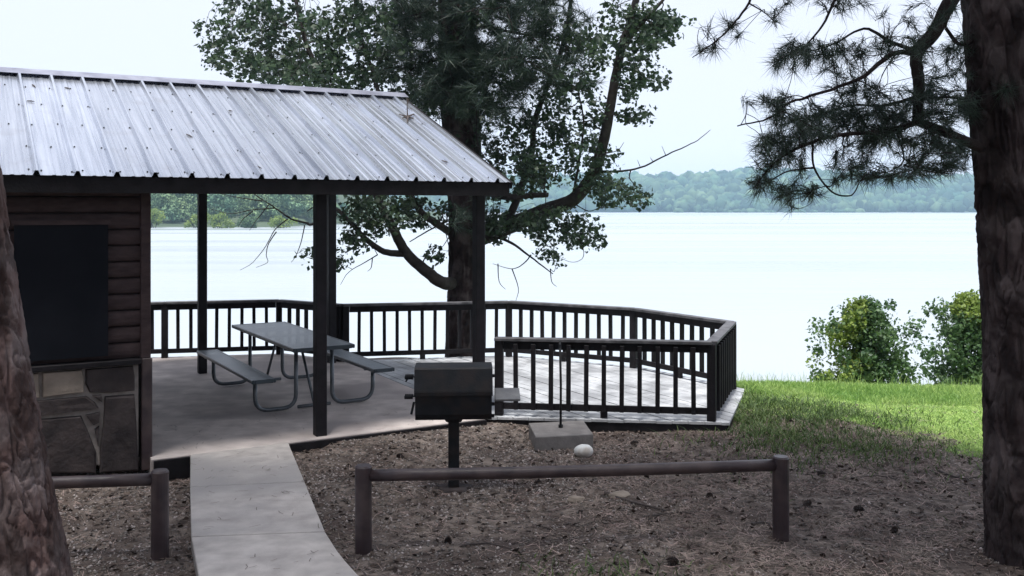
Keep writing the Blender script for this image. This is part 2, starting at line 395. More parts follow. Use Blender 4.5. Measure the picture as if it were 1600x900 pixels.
while y < 1540:
    sp = 11 if y < 1120 else 16
    x = -.42*y
    while x < .55*y:
        xx = x+rng.uniform(-.5, .5)*sp; yy = y+rng.uniform(-.5, .5)*sp
        z = far_hill_z(xx, yy)
        if z > WATER-.2:
            big = min(1, (yy-1040)/120)
            r = rng.uniform(4.5, 9.5)*(.62+.4*big); h = r*rng.uniform(.9, 1.35)
            (spots_hi if y < 1130 else spots).append((xx, yy, z+h*.75, r, h))
        x += sp*rng.uniform(.7, 1.25)
    y += sp*.8; row += 1
for _ in range(46):          # scrubby bushes standing in the shallows of the far bank
    x = rng.uniform(180, 430); yy = 1040+rng.uniform(-6, 6); r = rng.uniform(1.5, 3.4); spots_hi.append((x, yy, WATER+r*.4, r*1.7, r))
v1, f1 = lump_woods(spots, 2, .15); v2, f2 = lump_woods(spots_hi, 2, .2)
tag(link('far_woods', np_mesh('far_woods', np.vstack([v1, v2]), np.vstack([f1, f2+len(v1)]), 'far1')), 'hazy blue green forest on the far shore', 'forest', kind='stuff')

# the nearer point of land seen through the shelter
def point_z(x, y):
    edge = 246 + .55*(x+110)*(1 if x < -110 else .05) + 3*math.sin(x*.2) + 46*sstep(-66, -48, x)**2*3
    return WATER-.8 + 1.5*sstep(-3, 6, y-edge) + 9*sstep(5, 90, y-edge)
xs = np.linspace(-330, -30, 90); ys = np.linspace(120, 420, 80); nx = len(xs)
V = [(x, y, point_z(x, y)) for y in ys for x in xs]
Fc = [(j*nx+i, j*nx+i+1, (j+1)*nx+i+1, (j+1)*nx+i) for j in range(len(ys)-1) for i in range(nx-1)]
tag(link('wooded_point', np_mesh('wooded_point', V, Fc, 'farsoil')), 'low point of land across the water on the left', kind='structure')
def leaf_cloud(centers, radii, n, size, up=.4):
    """n leaf quads round each centre; returns V, F"""
    C = np.repeat(np.asarray(centers), n, axis=0); Rr = np.repeat(np.asarray(radii), n, axis=0)
    d = unit(rng.standard_normal(C.shape)); rad = rng.uniform(.35, 1, (len(C), 1))**.6
    p = C + d*Rr*rad
    nrm = unit(d*.5 + rng.standard_normal(C.shape)*.8 + np.array([0, 0, up]))
    a = unit(np.cross(nrm, rng.standard_normal(C.shape))); b = np.cross(nrm, a)
    s = size*rng.uniform(.45, 1.5, (len(C), 1))
    V = np.stack([p-a*s*.5, p+b*s*.36+a*s*.05-nrm*s*.06, p+a*s*.5, p-b*s*.36+a*s*.05-nrm*s*.06], axis=1).reshape(-1, 3)
    return V, np.arange(len(V)).reshape(-1, 4)
cs = []; rs = []
for _ in range(150):
    x = rng.uniform(-150, -50); yy = rng.uniform(255, 330); z = point_z(x, yy)
    if z < WATER+.3: continue
    h = rng.uniform(4, 6.5)*(1 if x < -62 else .7); k = 7
    for q in range(k):
        cs.append((x+rng.normal()*h*.28, yy+rng.normal()*h*.28, z+h*rng.uniform(.3, 1.45))); r = h*rng.uniform(.28, .45); rs.append((r, r, r*.8))
v, f = leaf_cloud(cs, rs, 110, .75)
tag(link('shore_woods', np_mesh('shore_woods', v, f, 'far2')), 'woods with mist-tinted blue green leaves on the nearer point behind the shelter', 'forest', kind='stuff')
def shore_bush(px, py, d, w, h, label, mat='shrub_y'):
    b = at(px, py, d); root = thing('shore_bush', b, label, 'bush', 'bushes along the shore behind the shelter')
    cs = [(b.x+rng.normal()*w*.26, b.y+rng.normal()*w*.2, b.z+h*rng.uniform(.15, .8)) for _ in range(26)]
    rs = [(w*.17, w*.17, h*.2)]*len(cs)
    v, f = leaf_cloud(cs, rs, 60, .42)
    tag(link('foliage', np_mesh('foliage', v, f, mat, b), root), kind='stuff')
    m = MB()
    for q in range(5): m.tube([b+Vector((rng.uniform(-.2,.2)*w, 0, -.6)), b+Vector((rng.uniform(-.35,.35)*w, rng.uniform(-.3,.3)*w, h*.7))], [.12, .04], 5)
    m.build('stem', 'bark2', root)
shore_bush(240, 352, 240, 5.5, 4.6, 'yellow green bush on the far shore just right of the wall corner')
shore_bush(306, 356, 238, 5.0, 4.0, 'yellow green bush on the far shore left of the thin back post')
shore_bush(343, 358, 236, 6.5, 4.4, 'broad yellow green bush on the far shore right of the thin back post')
shore_bush(392, 357, 238, 5.5, 3.4, 'low dull green bush on the far shore between two yellowish ones', 'shrub')
shore_bush(440, 357, 238, 6.5, 3.6, 'yellow green bush on the far shore under the bare drooping limb')

# ------------------------------------------------------------------ pavilion frame of reference
U = Vector((2620, F, 0)).normalized(); Vv = Vector((-U.y, U.x, 0)); Zz = Vector((0,0,1))
P1 = P(500, 680)
def W(u, v, z=0.0): return P1 + U*u + Vv*v + Zz*z
def wall_uz(px, py, v=-.02):
    b = P1 + Vv*v; k = (px-800)/F
    u = (k*b.y - b.x)/(U.x - k*U.y); d = b.y+u*U.y
    return u, HC-(py-HOR)*d/F
AX = (U, Vv, Zz)

# deck and slab outline points (rail line)
RAIL = .88
def railpt(px, py):
    p = at(px, py, F*(HC-RAIL)/(py-HOR)); p.z = 0; return p
rA, rB, rC, rD, rE, rF, rG, rH = [railpt(*q) for q in ((230,472),(436,468),(535,475),(795,470),(990,481),(1143,502),(1112,533),(780,527))]
s_fr = P(756, 652)                                   # front right corner of the slab
rC2 = s_fr + (rC-s_fr)*1.0

# concrete slab of the shelter
frontL = W(-6.2, -.12); frontR = W((s_fr-P1).dot(U), -.12)
backL = rA + (rA-rB)*1.4
out = .12
uwall, _ = wall_uz(237, 712)
slab_poly = [W(-6.2, .3), W(uwall-.02, .3), W(uwall-.02, -.12), frontR, rC+Vector((.0,out,0)), rB+Vector((.06,out,0)), backL+Vector((0,out,0))]
slab = MB().prism([(p.x, p.y) for p in slab_poly], -.32, 0.0, .012).build('concrete_slab', 'slab')
tag(slab, 'pale worn concrete floor slab under the shelter', kind='structure'); origin[slab.name] = Vector((0,0,0))
for (ua_, ub_) in ((uwall+.0, (P(297,709)-P1).dot(U)-.01), ((P(452,692)-P1).dot(U)+.012, (s_fr-P1).dot(U))):
    MB().bar(W(ua_, -.142, -.115), W(ub_, -.142, -.115), .04, .19).build('edge_board', 'railwood', slab)

# walkway: four poured panels between tooled joints
Lp = [P(*q) for q in ((297,709),(297,760),(299,838),(312,905),(338,975),(372,1060))]
Rp = [P(*q) for q in ((452,692),(476,752),(508,830),(566,905),(640,975),(760,1060))]
Lp[0] = W((P(297,709)-P1).dot(U), -.128); Rp[0] = W((P(452,692)-P1).dot(U), -.128)
def curve_in(a, b, t): return a.lerp(b, t)
wroot = MB()
walk = None
for i in range(len(Lp)-1):
    a, b, c, d = Lp[i+1], Rp[i+1], Rp[i], Lp[i]
    g = .012
    dl = (a-d).normalized()*g; dr = (b-c).normalized()*g
    poly = [a-dl*(1 if i < len(Lp)-2 else 0), b-dr*(1 if i < len(Lp)-2 else 0)]
    # bowed right edge
    mid = (b+c)/2 + Vector((-.02 if i > 1 else 0, 0, 0)); poly += [mid]
    poly += [c+dr*.4, d+dl*.4]
    m = MB().prism([(p.x, p.y) for p in poly], -.3, -.004, .006)
    if walk is None:
        # bed under the joints carries the panels
        bed = MB().prism([(p.x, p.y) for p in (Lp[::-1]+Rp)], -.35, -.03)
        walk = bed.build('concrete_walkway', 'concrete', loc=(Lp[0].x, Lp[0].y, 0)); origin[walk.name] = Vector((Lp[0].x, Lp[0].y, 0))
        tag(walk, 'narrow concrete walkway leading to the shelter', kind='structure')
    m.build('pavement_panel', 'concrete', walk)

# ------------------------------------------------------------------ pavilion
pav = thing('picnic_shelter', W(-1, 2.3, 0), 'open picnic shelter with ribbed metal roof and stone based wall', 'shelter')
EAVE_V, RIDGE_V, BACK_V = -.30, 2.75, 5.55
EAVE_Z = 2.636; RIDGE_Z = 3.892
slope = (RIDGE_Z-EAVE_Z)/(RIDGE_V-EAVE_V)
U_END = 2.116
SP = None
u_a, _ = wall_uz(57, 270, EAVE_V); u_b, _ = wall_uz(777, 282, EAVE_V); SP = (u_b-u_a)/14
def roofpt(u, v, lift=0.0):
    z = EAVE_Z+slope*(v-EAVE_V) if v <= RIDGE_V else RIDGE_Z-slope*(v-RIDGE_V)
    return W(u, v, z+lift)
# one sheet, rib centre to rib centre, shared by all
def sheet_mesh(front=True, width=SP, tail=None):
    w = width
    prof = [(0,.046),(.012,.046),(.030,.001),(w*.36,.001),(w*.36+.012,.006),(w*.36+.03,.006),(w*.36+.042,.001),
            (w*.62,.001),(w*.62+.012,.006),(w*.62+.03,.006),(w*.62+.042,.001),(w-.030,.001),(w-.012,.046),(w,.046)]
    if tail: prof = [p for p in prof if p[0] < tail] + [(tail, .001)]
    n = len(prof); vs = []
    v0, v1 = (EAVE_V, RIDGE_V) if front else (BACK_V, RIDGE_V)
    p0 = roofpt(0, v0); pr = roofpt(0, v1)
    steps = 6
    nrm = ((pr-p0).cross(U) if not front else U.cross(pr-p0)).normalized()
    for k in range(steps+1):
        base = p0.lerp(pr, k/steps)
        for (a, h) in prof: vs.append(base+U*a+nrm*h - W(0, 0, 0))
    for k in range(steps+1):
        base = p0.lerp(pr, k/steps)
        for (a, h) in prof: vs.append(base+U*a+nrm*(h-.003) - W(0, 0, 0))
    fs = []; off = (steps+1)*n
    for k in range(steps):
        for i in range(n-1):
            q = (k*n+i, k*n+i+1, (k+1)*n+i+1, (k+1)*n+i)
            fs.append(q); fs.append(tuple(off+j for j in q[::-1]))
    for i in range(n-1): fs.append((i+1, i, off+i, off+i+1))
    for k in range(steps):
        fs.append((k*n, (k+1)*n, off+(k+1)*n, off+k*n)); fs.append(((k+1)*n+n-1, k*n+n-1, off+k*n+n-1, off+(k+1)*n+n-1))
    me = MB().add(vs, fs).mesh('roof_sheet', 'roof')
    uv = me.uv_layers.new(name='UV'); co = [(prof[q % n][0], (q % off)//n/steps*3.3) for q in range(2*off)]
    for lp in me.loops: uv.data[lp.index].uv = co[lp.vertex_index]
    return me
ridge_top = MB()
ra, rb = roofpt(-6.2, RIDGE_V), roofpt(U_END+.02, RIDGE_V)
for sgn in (-1, 1):
    a0 = roofpt(-6.2, RIDGE_V+sgn*.15, .050); b0 = roofpt(U_END+.02, RIDGE_V+sgn*.15, .050)
    a1 = ra+Zz*.062; b1 = rb+Zz*.062
    vs = [a0, b0, b1, a1, a0-Zz*.004, b0-Zz*.004, b1-Zz*.004, a1-Zz*.004]
    ridge_top.add(vs, [(0,1,2,3),(7,6,5,4),(0,4,5,1),(1,5,6,2),(0,3,7,4)])
me_f, me_b = sheet_mesh(True), sheet_mesh(False)
first = u_a
roof = MB()
# plywood sheathing on rafters below the sheets
for (va, vb) in ((EAVE_V+.05, RIDGE_V), (RIDGE_V, BACK_V-.05)):
    q = [roofpt(-6.2, va, -.015), roofpt(U_END-.03, va, -.015), roofpt(U_END-.03, vb, -.015), roofpt(-6.2, vb, -.015)]
    roof.add(q+[p-Zz*.02 for p in q], [(0,1,2,3),(7,6,5,4),(0,4,5,1),(1,5,6,2),(2,6,7,3),(3,7,4,0)])
roof_o = roof.build('roof', 'railwood', pav)
k = -9
while first+k*SP < U_END-.03:
    u0 = first+k*SP
    wid = None
    if u0+SP > U_END: wid = U_END-u0
    for me, fr in ((me_f, True), (me_b, False)):
        mm = me if wid is None else sheet_mesh(fr, SP, wid)
        link('metal_sheet', mm, roof_o, W(u0, 0, 0)-origin[pav.name])
    k += 1
ridge_top.build('ridge_cap', 'trim', roof_o)
# rake trim along the right edge
m = MB(); m.bar(roofpt(U_END-.004, EAVE_V, .0)-Zz*.035, roofpt(U_END-.004, RIDGE_V, 0)-Zz*.035, .025, .075); m.build('rake_trim', 'railwood', roof_o)
m = MB(); m.bar(roofpt(U_END-.004, RIDGE_V, 0)-Zz*.035, roofpt(U_END-.004, BACK_V, 0)-Zz*.035, .025, .075); m.build('rake_trim', 'railwood', roof_o)
# screws
m = MB()
for kk in range(-9, 15):
    for off in (.045, SP-.045, SP*.5):
        for row, vv in enumerate((EAVE_V+.10, .42, 1.02, 1.62, 2.25)):
            if off == SP*.5 and row == 0: continue
            if off != SP*.5 and row > 0 and (kk+row) % 2: continue
            if off == SP*.5 and row > 0 and (kk+row) % 2 == 0: continue
            u = first+kk*SP+off
            if u > U_END-.03: continue
            p = roofpt(u+random.uniform(-.01,.01), vv+random.uniform(-.03,.03), .002)
            m.tube([p, p+Vector((0,0,.009))], [.009,.006], 6)
tag(m.build('roof_screws', 'steel_black', roof_o), kind='stuff')
# fascia, beams, rafters, posts
fz1 = EAVE_Z-.012
MB().bar(W(-6.2, EAVE_V+.035, fz1-.07), W(U_END-.02, EAVE_V+.035, fz1-.07), .035, .14).build('fascia_board', 'railwood', pav)
MB().bar(W(-6.2, BACK_V-.04, EAVE_Z+.02), W(U_END-.02, BACK_V-.04, EAVE_Z+.02), .035, .12).build('fascia_board', 'railwood', pav)
BEAM_B = HC+28*9.93/F-.01
MB().bar(W(-6.2, 0, BEAM_B+.085), W(1.93, 0, BEAM_B+.085), .12, .17).build('beam', 'postwood', pav)
BV = 4.44
zb = RIDGE_Z-slope*(BV-RIDGE_V)-.14
MB().bar(W(-6.2, BV, zb), W(1.93, BV, zb), .12, .2).build('beam', 'postwood', pav)
for u in (-4.2, -1.9, 0, 1.855):
    MB().bar(W(u, .75, BEAM_B+.26), W(u, BV, BEAM_B+.26), .06, .16).build('tie_beam', 'postwood', pav)
u = -5.8
while u < 2.1:
    MB().bar(roofpt(u, EAVE_V+.08, -.105), roofpt(u, RIDGE_V-.02, -.105), .045, .12).build('rafter', 'postwood', pav)
    MB().bar(roofpt(u, BACK_V-.08, -.105), roofpt(u, RIDGE_V+.02, -.105), .045, .12).build('rafter', 'postwood', pav)
    u += .61
def post(p, top, w=.115):
    MB().box((p.x, p.y, top/2), (w, w, top), AX, .006).build('post', 'postwood', pav)
post(W(0, 0), BEAM_B-.002); post(W(1.855, 0), BEAM_B-.002, .11)
p2 = P(316, 583); p3v = P(518, 566.5)
post(p2, zb-.1); post(p3v, zb-.1, .115)
# enclosed bay: stone base, log siding, dark board
uw, _ = wall_uz(237, 712)
wl = -5.6
wall = MB()
wall.box(W((uw-.10+wl)/2, .12, 1.27), (uw-.10-wl, .2, 2.54), AX)
wall.box(W(uw-.16, 2.2, 1.27), (.14, 3.9, 2.54), AX)
wall_o = wall.build('wall', 'railwood', pav)
u1, zt = wall_uz(170, 560); _, zbd = wall_uz(216, 560)
SZ = .915
zz = SZ+.02
prof_n = 6
while zz < 2.52:
    h = .152
    m = MB()
    for (ua, ub) in ((wl, uw-.10),):
        vs = []
        for (uu) in (ua, ub):
            for q in range(prof_n+1):
                a = math.pi*q/prof_n
                vs.append(W(uu, .018-.032*math.sin(a)**.6 if 0 < q < prof_n else .018, zz+.004+(h-.008)*(1-math.cos(a))/2))
        n = prof_n+1
        fs = [(q, n+q, n+q+1, q+1) for q in range(prof_n)] + [tuple(range(n)), tuple(range(2*n-1, n-1, -1)), (0, n-1, 2*n-1, n)]
        m.add(vs, fs)
    m.build('log_siding_board', 'siding', wall_o)
    zz += h
ua, zta = wall_uz(22, 352, -.07); ub, zba = wall_uz(169, 556, -.07)
pan = MB().box(W((ua+ub)/2, -.055, (zta+zba)/2), (ub-ua, .03, zta-zba), AX).build('notice_panel', 'screen', wall_o)
for (a, b) in ((W(ua-.02, -.06, zta+.02), W(ub+.02, -.06, zta+.02)), (W(ub+.02, -.06, zta-.003), W(ub+.02, -.06, zba)), (W(ua-.02, -.06, zta-.003), W(ua-.02, -.06, zba))):
    MB().bar(a, b, .045, .04).build('panel_frame', 'siding', pan)
MB().box(W((wl+uw)/2-.05, -.05, SZ), (uw-wl-.10, .10, .05), AX, .006).build('sill_board', 'railwood', wall_o)
# stonework
mort = MB().box(W((wl+uw)/2-.06, .0, SZ/2-.02), (uw-wl-.12, .05, SZ), AX).build('mortar_bed', 'mortar', wall_o)
def zpx(x, y): return wall_uz(x/2.5, 540+y/2.5, -.05)
stones = [([(-40,80),(60,78),(152,74),(158,204),(118,214),(-40,222)], 'stone_tan'),
          ([(166,72),(320,68),(328,122),(330,183),(240,192),(166,203)], 'stone_tan'),
          ([(334,70),(430,62),(522,60),(528,120),(528,176),(440,184),(350,184),(334,150)], 'stone_dark'),
          ([(-40,232),(150,216),(340,198),(372,222),(388,246),(200,270),(-40,296)], 'stone_dark'),
          ([(362,196),(396,193),(399,222)], 'stone_dark'),
          ([(-40,306),(150,288),(318,274),(350,345),(378,420),(376,500),(-40,500)], 'stone_dark'),
          ([(334,272),(390,260),(388,300),(366,312)], 'stone_dark'),
          ([(370,326),(388,314),(384,395)], 'stone_dark'),
          ([(410,198),(526,190),(532,260),(542,440),(542,500),(390,500),(390,420),(404,300)], 'stone_dark')]
# more of the same masonry behind the leaning trunk and beyond the frame
x0 = -50
for i in range(8):
    wd = 170+40*(i % 3)
    stones.append(([(x0-wd, 84), (x0-8, 80), (x0-8, 214+14*(i % 2)), (x0-wd, 226)], 'stone_tan' if i % 3 == 0 else 'stone_dark'))
    stones.append(([(x0-wd, 236), (x0-8, 228+14*(i % 2)), (x0-8, 372), (x0-wd, 352)], 'stone_dark'))
    stones.append(([(x0-wd, 362), (x0-8, 384), (x0-8, 500), (x0-wd, 500)], 'stone_dark'))
    x0 -= wd
for poly, mt in stones:
    pts = [zpx(*q) for q in poly]
    pts = [(u, min(max(z, -.12), SZ-.04)) for u, z in pts]
    if min(p[0] for p in pts) < wl+.02: continue
    cu = sum(p[0] for p in pts)/len(pts); cz = sum(p[1] for p in pts)/len(pts)
    t = random.uniform(.028, .05); n = len(pts)
    vs = [W(u, -.02, z) for u, z in pts] + [W(u+(cu-u)*.02, -.025-t*.6, z+(cz-z)*.02) for u, z in pts] + \
         [W(u+(cu-u)*.07, -.025-t+random.uniform(-.006,.006), z+(cz-z)*.07) for u, z in pts] + [W(cu, -.03-t, cz)]
    fs = []
    for r in range(2):
        for q in range(n): fs.append((r*n+q, (r+1)*n+q, (r+1)*n+(q+1) % n, r*n+(q+1) % n))
    for q in range(n): fs.append((2*n+q, 3*n, 2*n+(q+1) % n))
    MB().add(vs, fs).build('stone', mt, wall_o)
MB().box(W(uw-.045, .03, (SZ+.02)/2-.06), (.095, .16, SZ+.14), AX, .008).build('corner_post', 'barrier', wall_o)
MB().box(W(uw-.055, .03, (SZ+2.53)/2), (.09, .14, 2.53-SZ-.04), AX, .006).build('corner_board', 'siding', wall_o)

# ------------------------------------------------------------------ deck with railing
deck = thing('wooden_deck', (.4, 12.5, -.3), 'weathered grey plank deck with dark slatted railing beside the shelter', 'deck')
def inward(pts, d):
    c = sum(pts, Vector())/len(pts); return [p+(p-c).normalized()*d for p in pts]
poly = [s_fr+Vector((.02,.02,0)), rH+Vector((.15,-.13,0)), rG+Vector((.18,-.07,0)), rF+Vector((.19,.04,0)), rE+Vector((.07,.12,0)), rD+Vector((0,.13,0)), rC+Vector((.03,.12,0))]
poly[0] = frontR + (rC-s_fr).normalized()*.12 + Vector((.012,0,0))
poly[1] = Vector((poly[0].x+.10, rH.y-.085, 0))
pdir = (s_fr-rC); pdir.z = 0; pdir.normalize(); pn = Vector((-pdir.y, pdir.x, 0))
def clip(poly, n, c, keep):
    out_ = []
    for i in range(len(poly)):
        a, b = poly[i], poly[(i+1) % len(poly)]
        da, db = (a.dot(n)-c)*keep, (b.dot(n)-c)*keep
        if da >= 0: out_.append(a)
        if da*db < 0: out_.append(a.lerp(b, da/(da-db)))
    return out_
vals = [p.dot(pn) for p in poly]; c0, c1 = min(vals), max(vals)
pw = .142; c = c0; i = 0
area = 0
for k_ in range(len(poly)): area += poly[k_].x*poly[(k_+1) % len(poly)].y-poly[(k_+1) % len(poly)].x*poly[k_].y
if area < 0: poly = poly[::-1]
frame_m = MB()
while c < c1-.02:
    q = clip(clip(poly, pn, c+.004, 1), pn, min(c+pw, c1)-.004, -1)
    if len(q) > 2:
        dz = random.uniform(-.003, .003)
        MB().prism([(p.x, p.y) for p in q], -.034+dz, -.004+dz, .003).build('plank', 'deckwood', deck)
    c += pw; i += 1
pl = inward(poly, -.03)
for a, b in zip(poly, poly[1:]+poly[:1]):
    ia, ib = a, b
    cc = sum(poly, Vector())/len(poly)
    ia = a+(cc-a).normalized()*.035; ib = b+(cc-b).normalized()*.035
    MB().bar(ia-Zz*.125, ib-Zz*.125, .035, .17).build('rim_board', 'railwood', deck)
cc = sum(poly, Vector())/len(poly)
for kx in range(5):
    for ky in range(2):
        p = poly[kx]+(cc-poly[kx])*(.06+.45*ky); g = ground_z(p.x, p.y)
        MB().box((p.x, p.y, (g-.3-.05)/2), (.12, .12, abs(g-.3)-.05), None, .004).build('support_post', 'railwood', deck)

bal_me = MB().box((0, 0, .445), (.050, .050, .74), None, .004).mesh('baluster', 'railwood')
post_me = MB().box((0, 0, (RAIL-.03)/2), (.095, .095, RAIL-.03), None, .006).mesh('rail_post', 'railwood')
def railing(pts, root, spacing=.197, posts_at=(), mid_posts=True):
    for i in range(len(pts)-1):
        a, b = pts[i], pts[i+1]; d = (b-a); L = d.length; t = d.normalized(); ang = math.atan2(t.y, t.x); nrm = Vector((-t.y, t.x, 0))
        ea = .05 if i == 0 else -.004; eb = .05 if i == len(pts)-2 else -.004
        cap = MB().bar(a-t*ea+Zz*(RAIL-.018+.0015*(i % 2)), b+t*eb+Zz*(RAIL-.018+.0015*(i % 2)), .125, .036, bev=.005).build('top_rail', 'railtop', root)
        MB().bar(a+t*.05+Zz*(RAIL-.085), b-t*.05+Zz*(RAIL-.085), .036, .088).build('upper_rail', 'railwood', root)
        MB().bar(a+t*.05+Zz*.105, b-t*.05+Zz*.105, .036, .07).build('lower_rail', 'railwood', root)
        n = max(2, int(round(L/spacing)))
        for k in range(1, n):
            p = a+t*(L*k/n)
            if mid_posts and L > 1.9 and k == n//2:
                m = MB().box((p.x, p.y, .035), (.08, .05, .066), (t, nrm, Zz)); m.build('rail_block', 'railwood', root)
            o = link('baluster', bal_me, root, p+nrm*(.044)-origin[root.name])
            o.rotation_euler = (0, random.uniform(-.008,.008), ang)
        if i == 0: pp = [a, b]
        else: pp = [b]
        for p in pp:
            o = link('rail_post', post_me, root, p-origin[root.name]); o.rotation_euler = (0, 0, ang)
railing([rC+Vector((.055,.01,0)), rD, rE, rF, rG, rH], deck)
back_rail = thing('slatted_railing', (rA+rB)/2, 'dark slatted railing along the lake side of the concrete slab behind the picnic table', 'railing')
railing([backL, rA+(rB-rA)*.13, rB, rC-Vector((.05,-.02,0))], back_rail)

# ------------------------------------------------------------------ picnic table
Tc = Vector((-2.82, 12.12, 0)); tl = Vector((-.516, .857, 0)).normalized(); tw = Vector((tl.y, -tl.x, 0))
table = thing('picnic_table', Tc, 'dark perforated metal picnic table with attached benches on the concrete slab', 'picnic table')
TA = (tl, tw, Zz)
def perf_slab(name, off, length, width, z, th, parent):
    c = Tc+tw*off
    me = bpy.data.meshes.new(name)
    m = MB(); hl, hw = length/2-.03, width/2-.03
    m.add([c+tl*s*hl+tw*t*hw+Zz*z for s, t in ((-1,-1),(1,-1),(1,1),(-1,1))], [(0,1,2,3)])
    me = m.mesh(name, 'perf', origin[parent.name])
    if me.polygons[0].normal.z < 0: me.flip_normals()
    uv = me.uv_layers.new(name='UV')
    for li, lp in enumerate(me.loops):
        co = me.vertices[lp.vertex_index].co; uv.data[li].uv = (co.dot(tl)/.030, co.dot(tw)/.030)
    o = link(name, me, parent)
    rim = MB()
    rim.bar(c-tl*length/2-tw*(width/2-.015)+Zz*(z-th/2+.004), c+tl*length/2-tw*(width/2-.015)+Zz*(z-th/2+.004), .03, th, bev=.008)
    rim.bar(c-tl*length/2+tw*(width/2-.015)+Zz*(z-th/2+.004), c+tl*length/2+tw*(width/2-.015)+Zz*(z-th/2+.004), .03, th, bev=.008)
    rim.bar(c-tl*(length/2-.015)-tw*(width/2-.03)+Zz*(z-th/2+.003), c-tl*(length/2-.015)+tw*(width/2-.03)+Zz*(z-th/2+.003), .03, th, bev=.006)
    rim.bar(c+tl*(length/2-.015)-tw*(width/2-.03)+Zz*(z-th/2+.003), c+tl*(length/2-.015)+tw*(width/2-.03)+Zz*(z-th/2+.003), .03, th, bev=.006)
    for s in (-.33, 0, .33): rim.bar(c+tl*length*s-tw*(width/2-.03)+Zz*(z-.02), c+tl*length*s+tw*(width/2-.03)+Zz*(z-.02), .03, .03)
    rim.build(name+'_rim', 'coated', o)
    return o
LEN = 2.62
perf_slab('tabletop', 0, LEN, .74, .76, .045, table)
perf_slab('bench_seat', -.70, LEN, .27, .445, .045, table)
perf_slab('bench_seat', .74, LEN, .27, .445, .045, table)
def rounded(pts, r, n=6):
    out_ = [pts[0]]
    for i in range(1, len(pts)-1):
        p, a, b = pts[i], (pts[i-1]-pts[i]).normalized(), (pts[i+1]-pts[i]).normalized()
        for k in range(n+1):
            t = k/n; out_.append((p+a*r).lerp(p, t).lerp(p.lerp(p+b*r, t), t))
    return out_+[pts[-1]]
for s in (-1, 1):
    c = Tc+tl*s*(LEN/2-.36)
    for sg, bo in ((-1, -.70), (1, .74)):
        a = c+tw*bo+Zz*.40; b = c+tw*sg*.22+Zz*.72
        pts = [a, Vector((a.x, a.y, .032))+Zz*0, Vector((b.x, b.y, .032)), b]
        MB().tube(rounded(pts, .16), .024, 10).build('leg_frame', 'galv', table, sm=True)
        MB().bar(c+tw*(bo-.11)+Zz*.398, c+tw*(bo+.11)+Zz*.398, .04, .028).build('seat_bracket', 'galv', table)
    MB().bar(c-tw*.30+Zz*.70, c+tw*.30+Zz*.70, .04, .03).build('top_bracket', 'galv', table)
    MB().tube([c-tw*.2+Zz*.032, c+tw*.2+Zz*.032], .02, 8).build('cross_tube', 'galv', table, sm=True)
    MB().tube([c+Zz*.05, c-tl*s*.50+Zz*.70], .017, 8).build('diagonal_brace', 'galv', table, sm=True)

# ------------------------------------------------------------------ barbecue grill on a post
Gp = P(709, 765, -.1); gx, gy = Gp.x, Gp.y
grill = thing('barbecue_grill', (gx, gy, ground_z(gx, gy)), 'black covered barbecue grill on a steel post with a side shelf', 'grill')
Gd = Vector((gx, gy, 0)); GX = Vector((1, .05, 0)).normalized(); GY = Vector((-GX.y, GX.x, 0))
def GP(x, y, z): return Gd+GX*x+GY*y+Zz*z
gzb, gzt = .545, .985
def shell(prof, x0, x1, th=.006):
    n = len(prof); m = MB()
    vs = [GP(x, y, z) for x in (x0, x1) for (y, z) in prof]
    fs = [(i, (i+1) % n, n+(i+1) % n, n+i) for i in range(n)] + [tuple(range(n-1, -1, -1)), tuple(range(n, 2*n))]
    return m.add(vs, fs)
hw = .325
box = shell([(-.20,gzb+.05),(-.17,gzb),(.17,gzb),(.20,gzb+.05),(.21,gzb+.215),(-.21,gzb+.215)], -hw, hw).build('firebox', 'steel_black', grill)
lid = shell([(-.225,gzb+.21),(-.225,gzb+.25),(-.165,gzt-.012),(-.15,gzt),(.14,gzt),(.21,gzb+.25),(.215,gzb+.222),(.21,gzb+.218),(-.215,gzb+.218)], -hw-.008, hw+.008).build('lid', 'steel_black', grill)
MB().bar(GP(-hw-.006, -.232, gzb+.232), GP(hw+.006, -.232, gzb+.232), .012, .03).build('lid_rim', 'steel_black', lid)
def coil(c, r, L, n=7):
    pts = []
    for k in range(n*10+1):
        a = 2*math.pi*k/10; pts.append(GP(c[0]-L*k/(n*10), c[1]+math.cos(a)*r, c[2]+math.sin(a)*r))
    return pts
h1 = MB().tube(coil((-hw-.02, -.12, gzb+.36), .018, .07), .006, 6); h1.tube([GP(-hw, -.12, gzb+.36), GP(-hw-.03, -.12, gzb+.36)], .007, 6); h1.tube([GP(-hw-.06, -.12, gzb+.35), GP(-hw-.085, -.13, gzb+.32)], .007, 6)
h1.build('coil_handle', 'steel_black', grill)
h2 = MB().tube(coil((-hw-.02, -.16, gzb+.20), .018, .07), .006, 6); h2.tube([GP(-hw+.01, -.16, gzb+.20), GP(-hw-.03, -.16, gzb+.20)], .006, 6)
h2.build('coil_handle', 'steel_black', grill)
MB().bar(GP(-hw-.012, -.14, gzb+.15), GP(-hw-.035, -.15, gzb+.045), .02, .01, up=(0,1,0)).build('vent_lever', 'steel_black', grill)
for zz_ in (gzb+.03, gzb+.13, gzb+.37): MB().box(GP(hw+.012, -.16, zz_), (.025, .02, .028), None, .003).build('hinge_lug', 'steel_black', grill)
sh = MB(); sh.box(GP(hw+.135, -.14, gzb+.205), (.215, .20, .022), (GX, (GY*.93+Zz*.30).normalized(), (Zz*.93-GY*.30).normalized()), .004)
sh.build('side_shelf', 'shelfwood', grill)
MB().box(GP(0, 0, (gzb-.25)/2), (.095, .095, gzb+.25), (GX, GY, Zz), .006).build('post', 'steel_black', grill)
MB().tube([GP(0,0,gzb-.05), GP(0,0,gzb-.002)], [.07,.10], 10).build('swivel_collar', 'steel_black', grill)
gz = ground_z(gx, gy)
mm = MB()
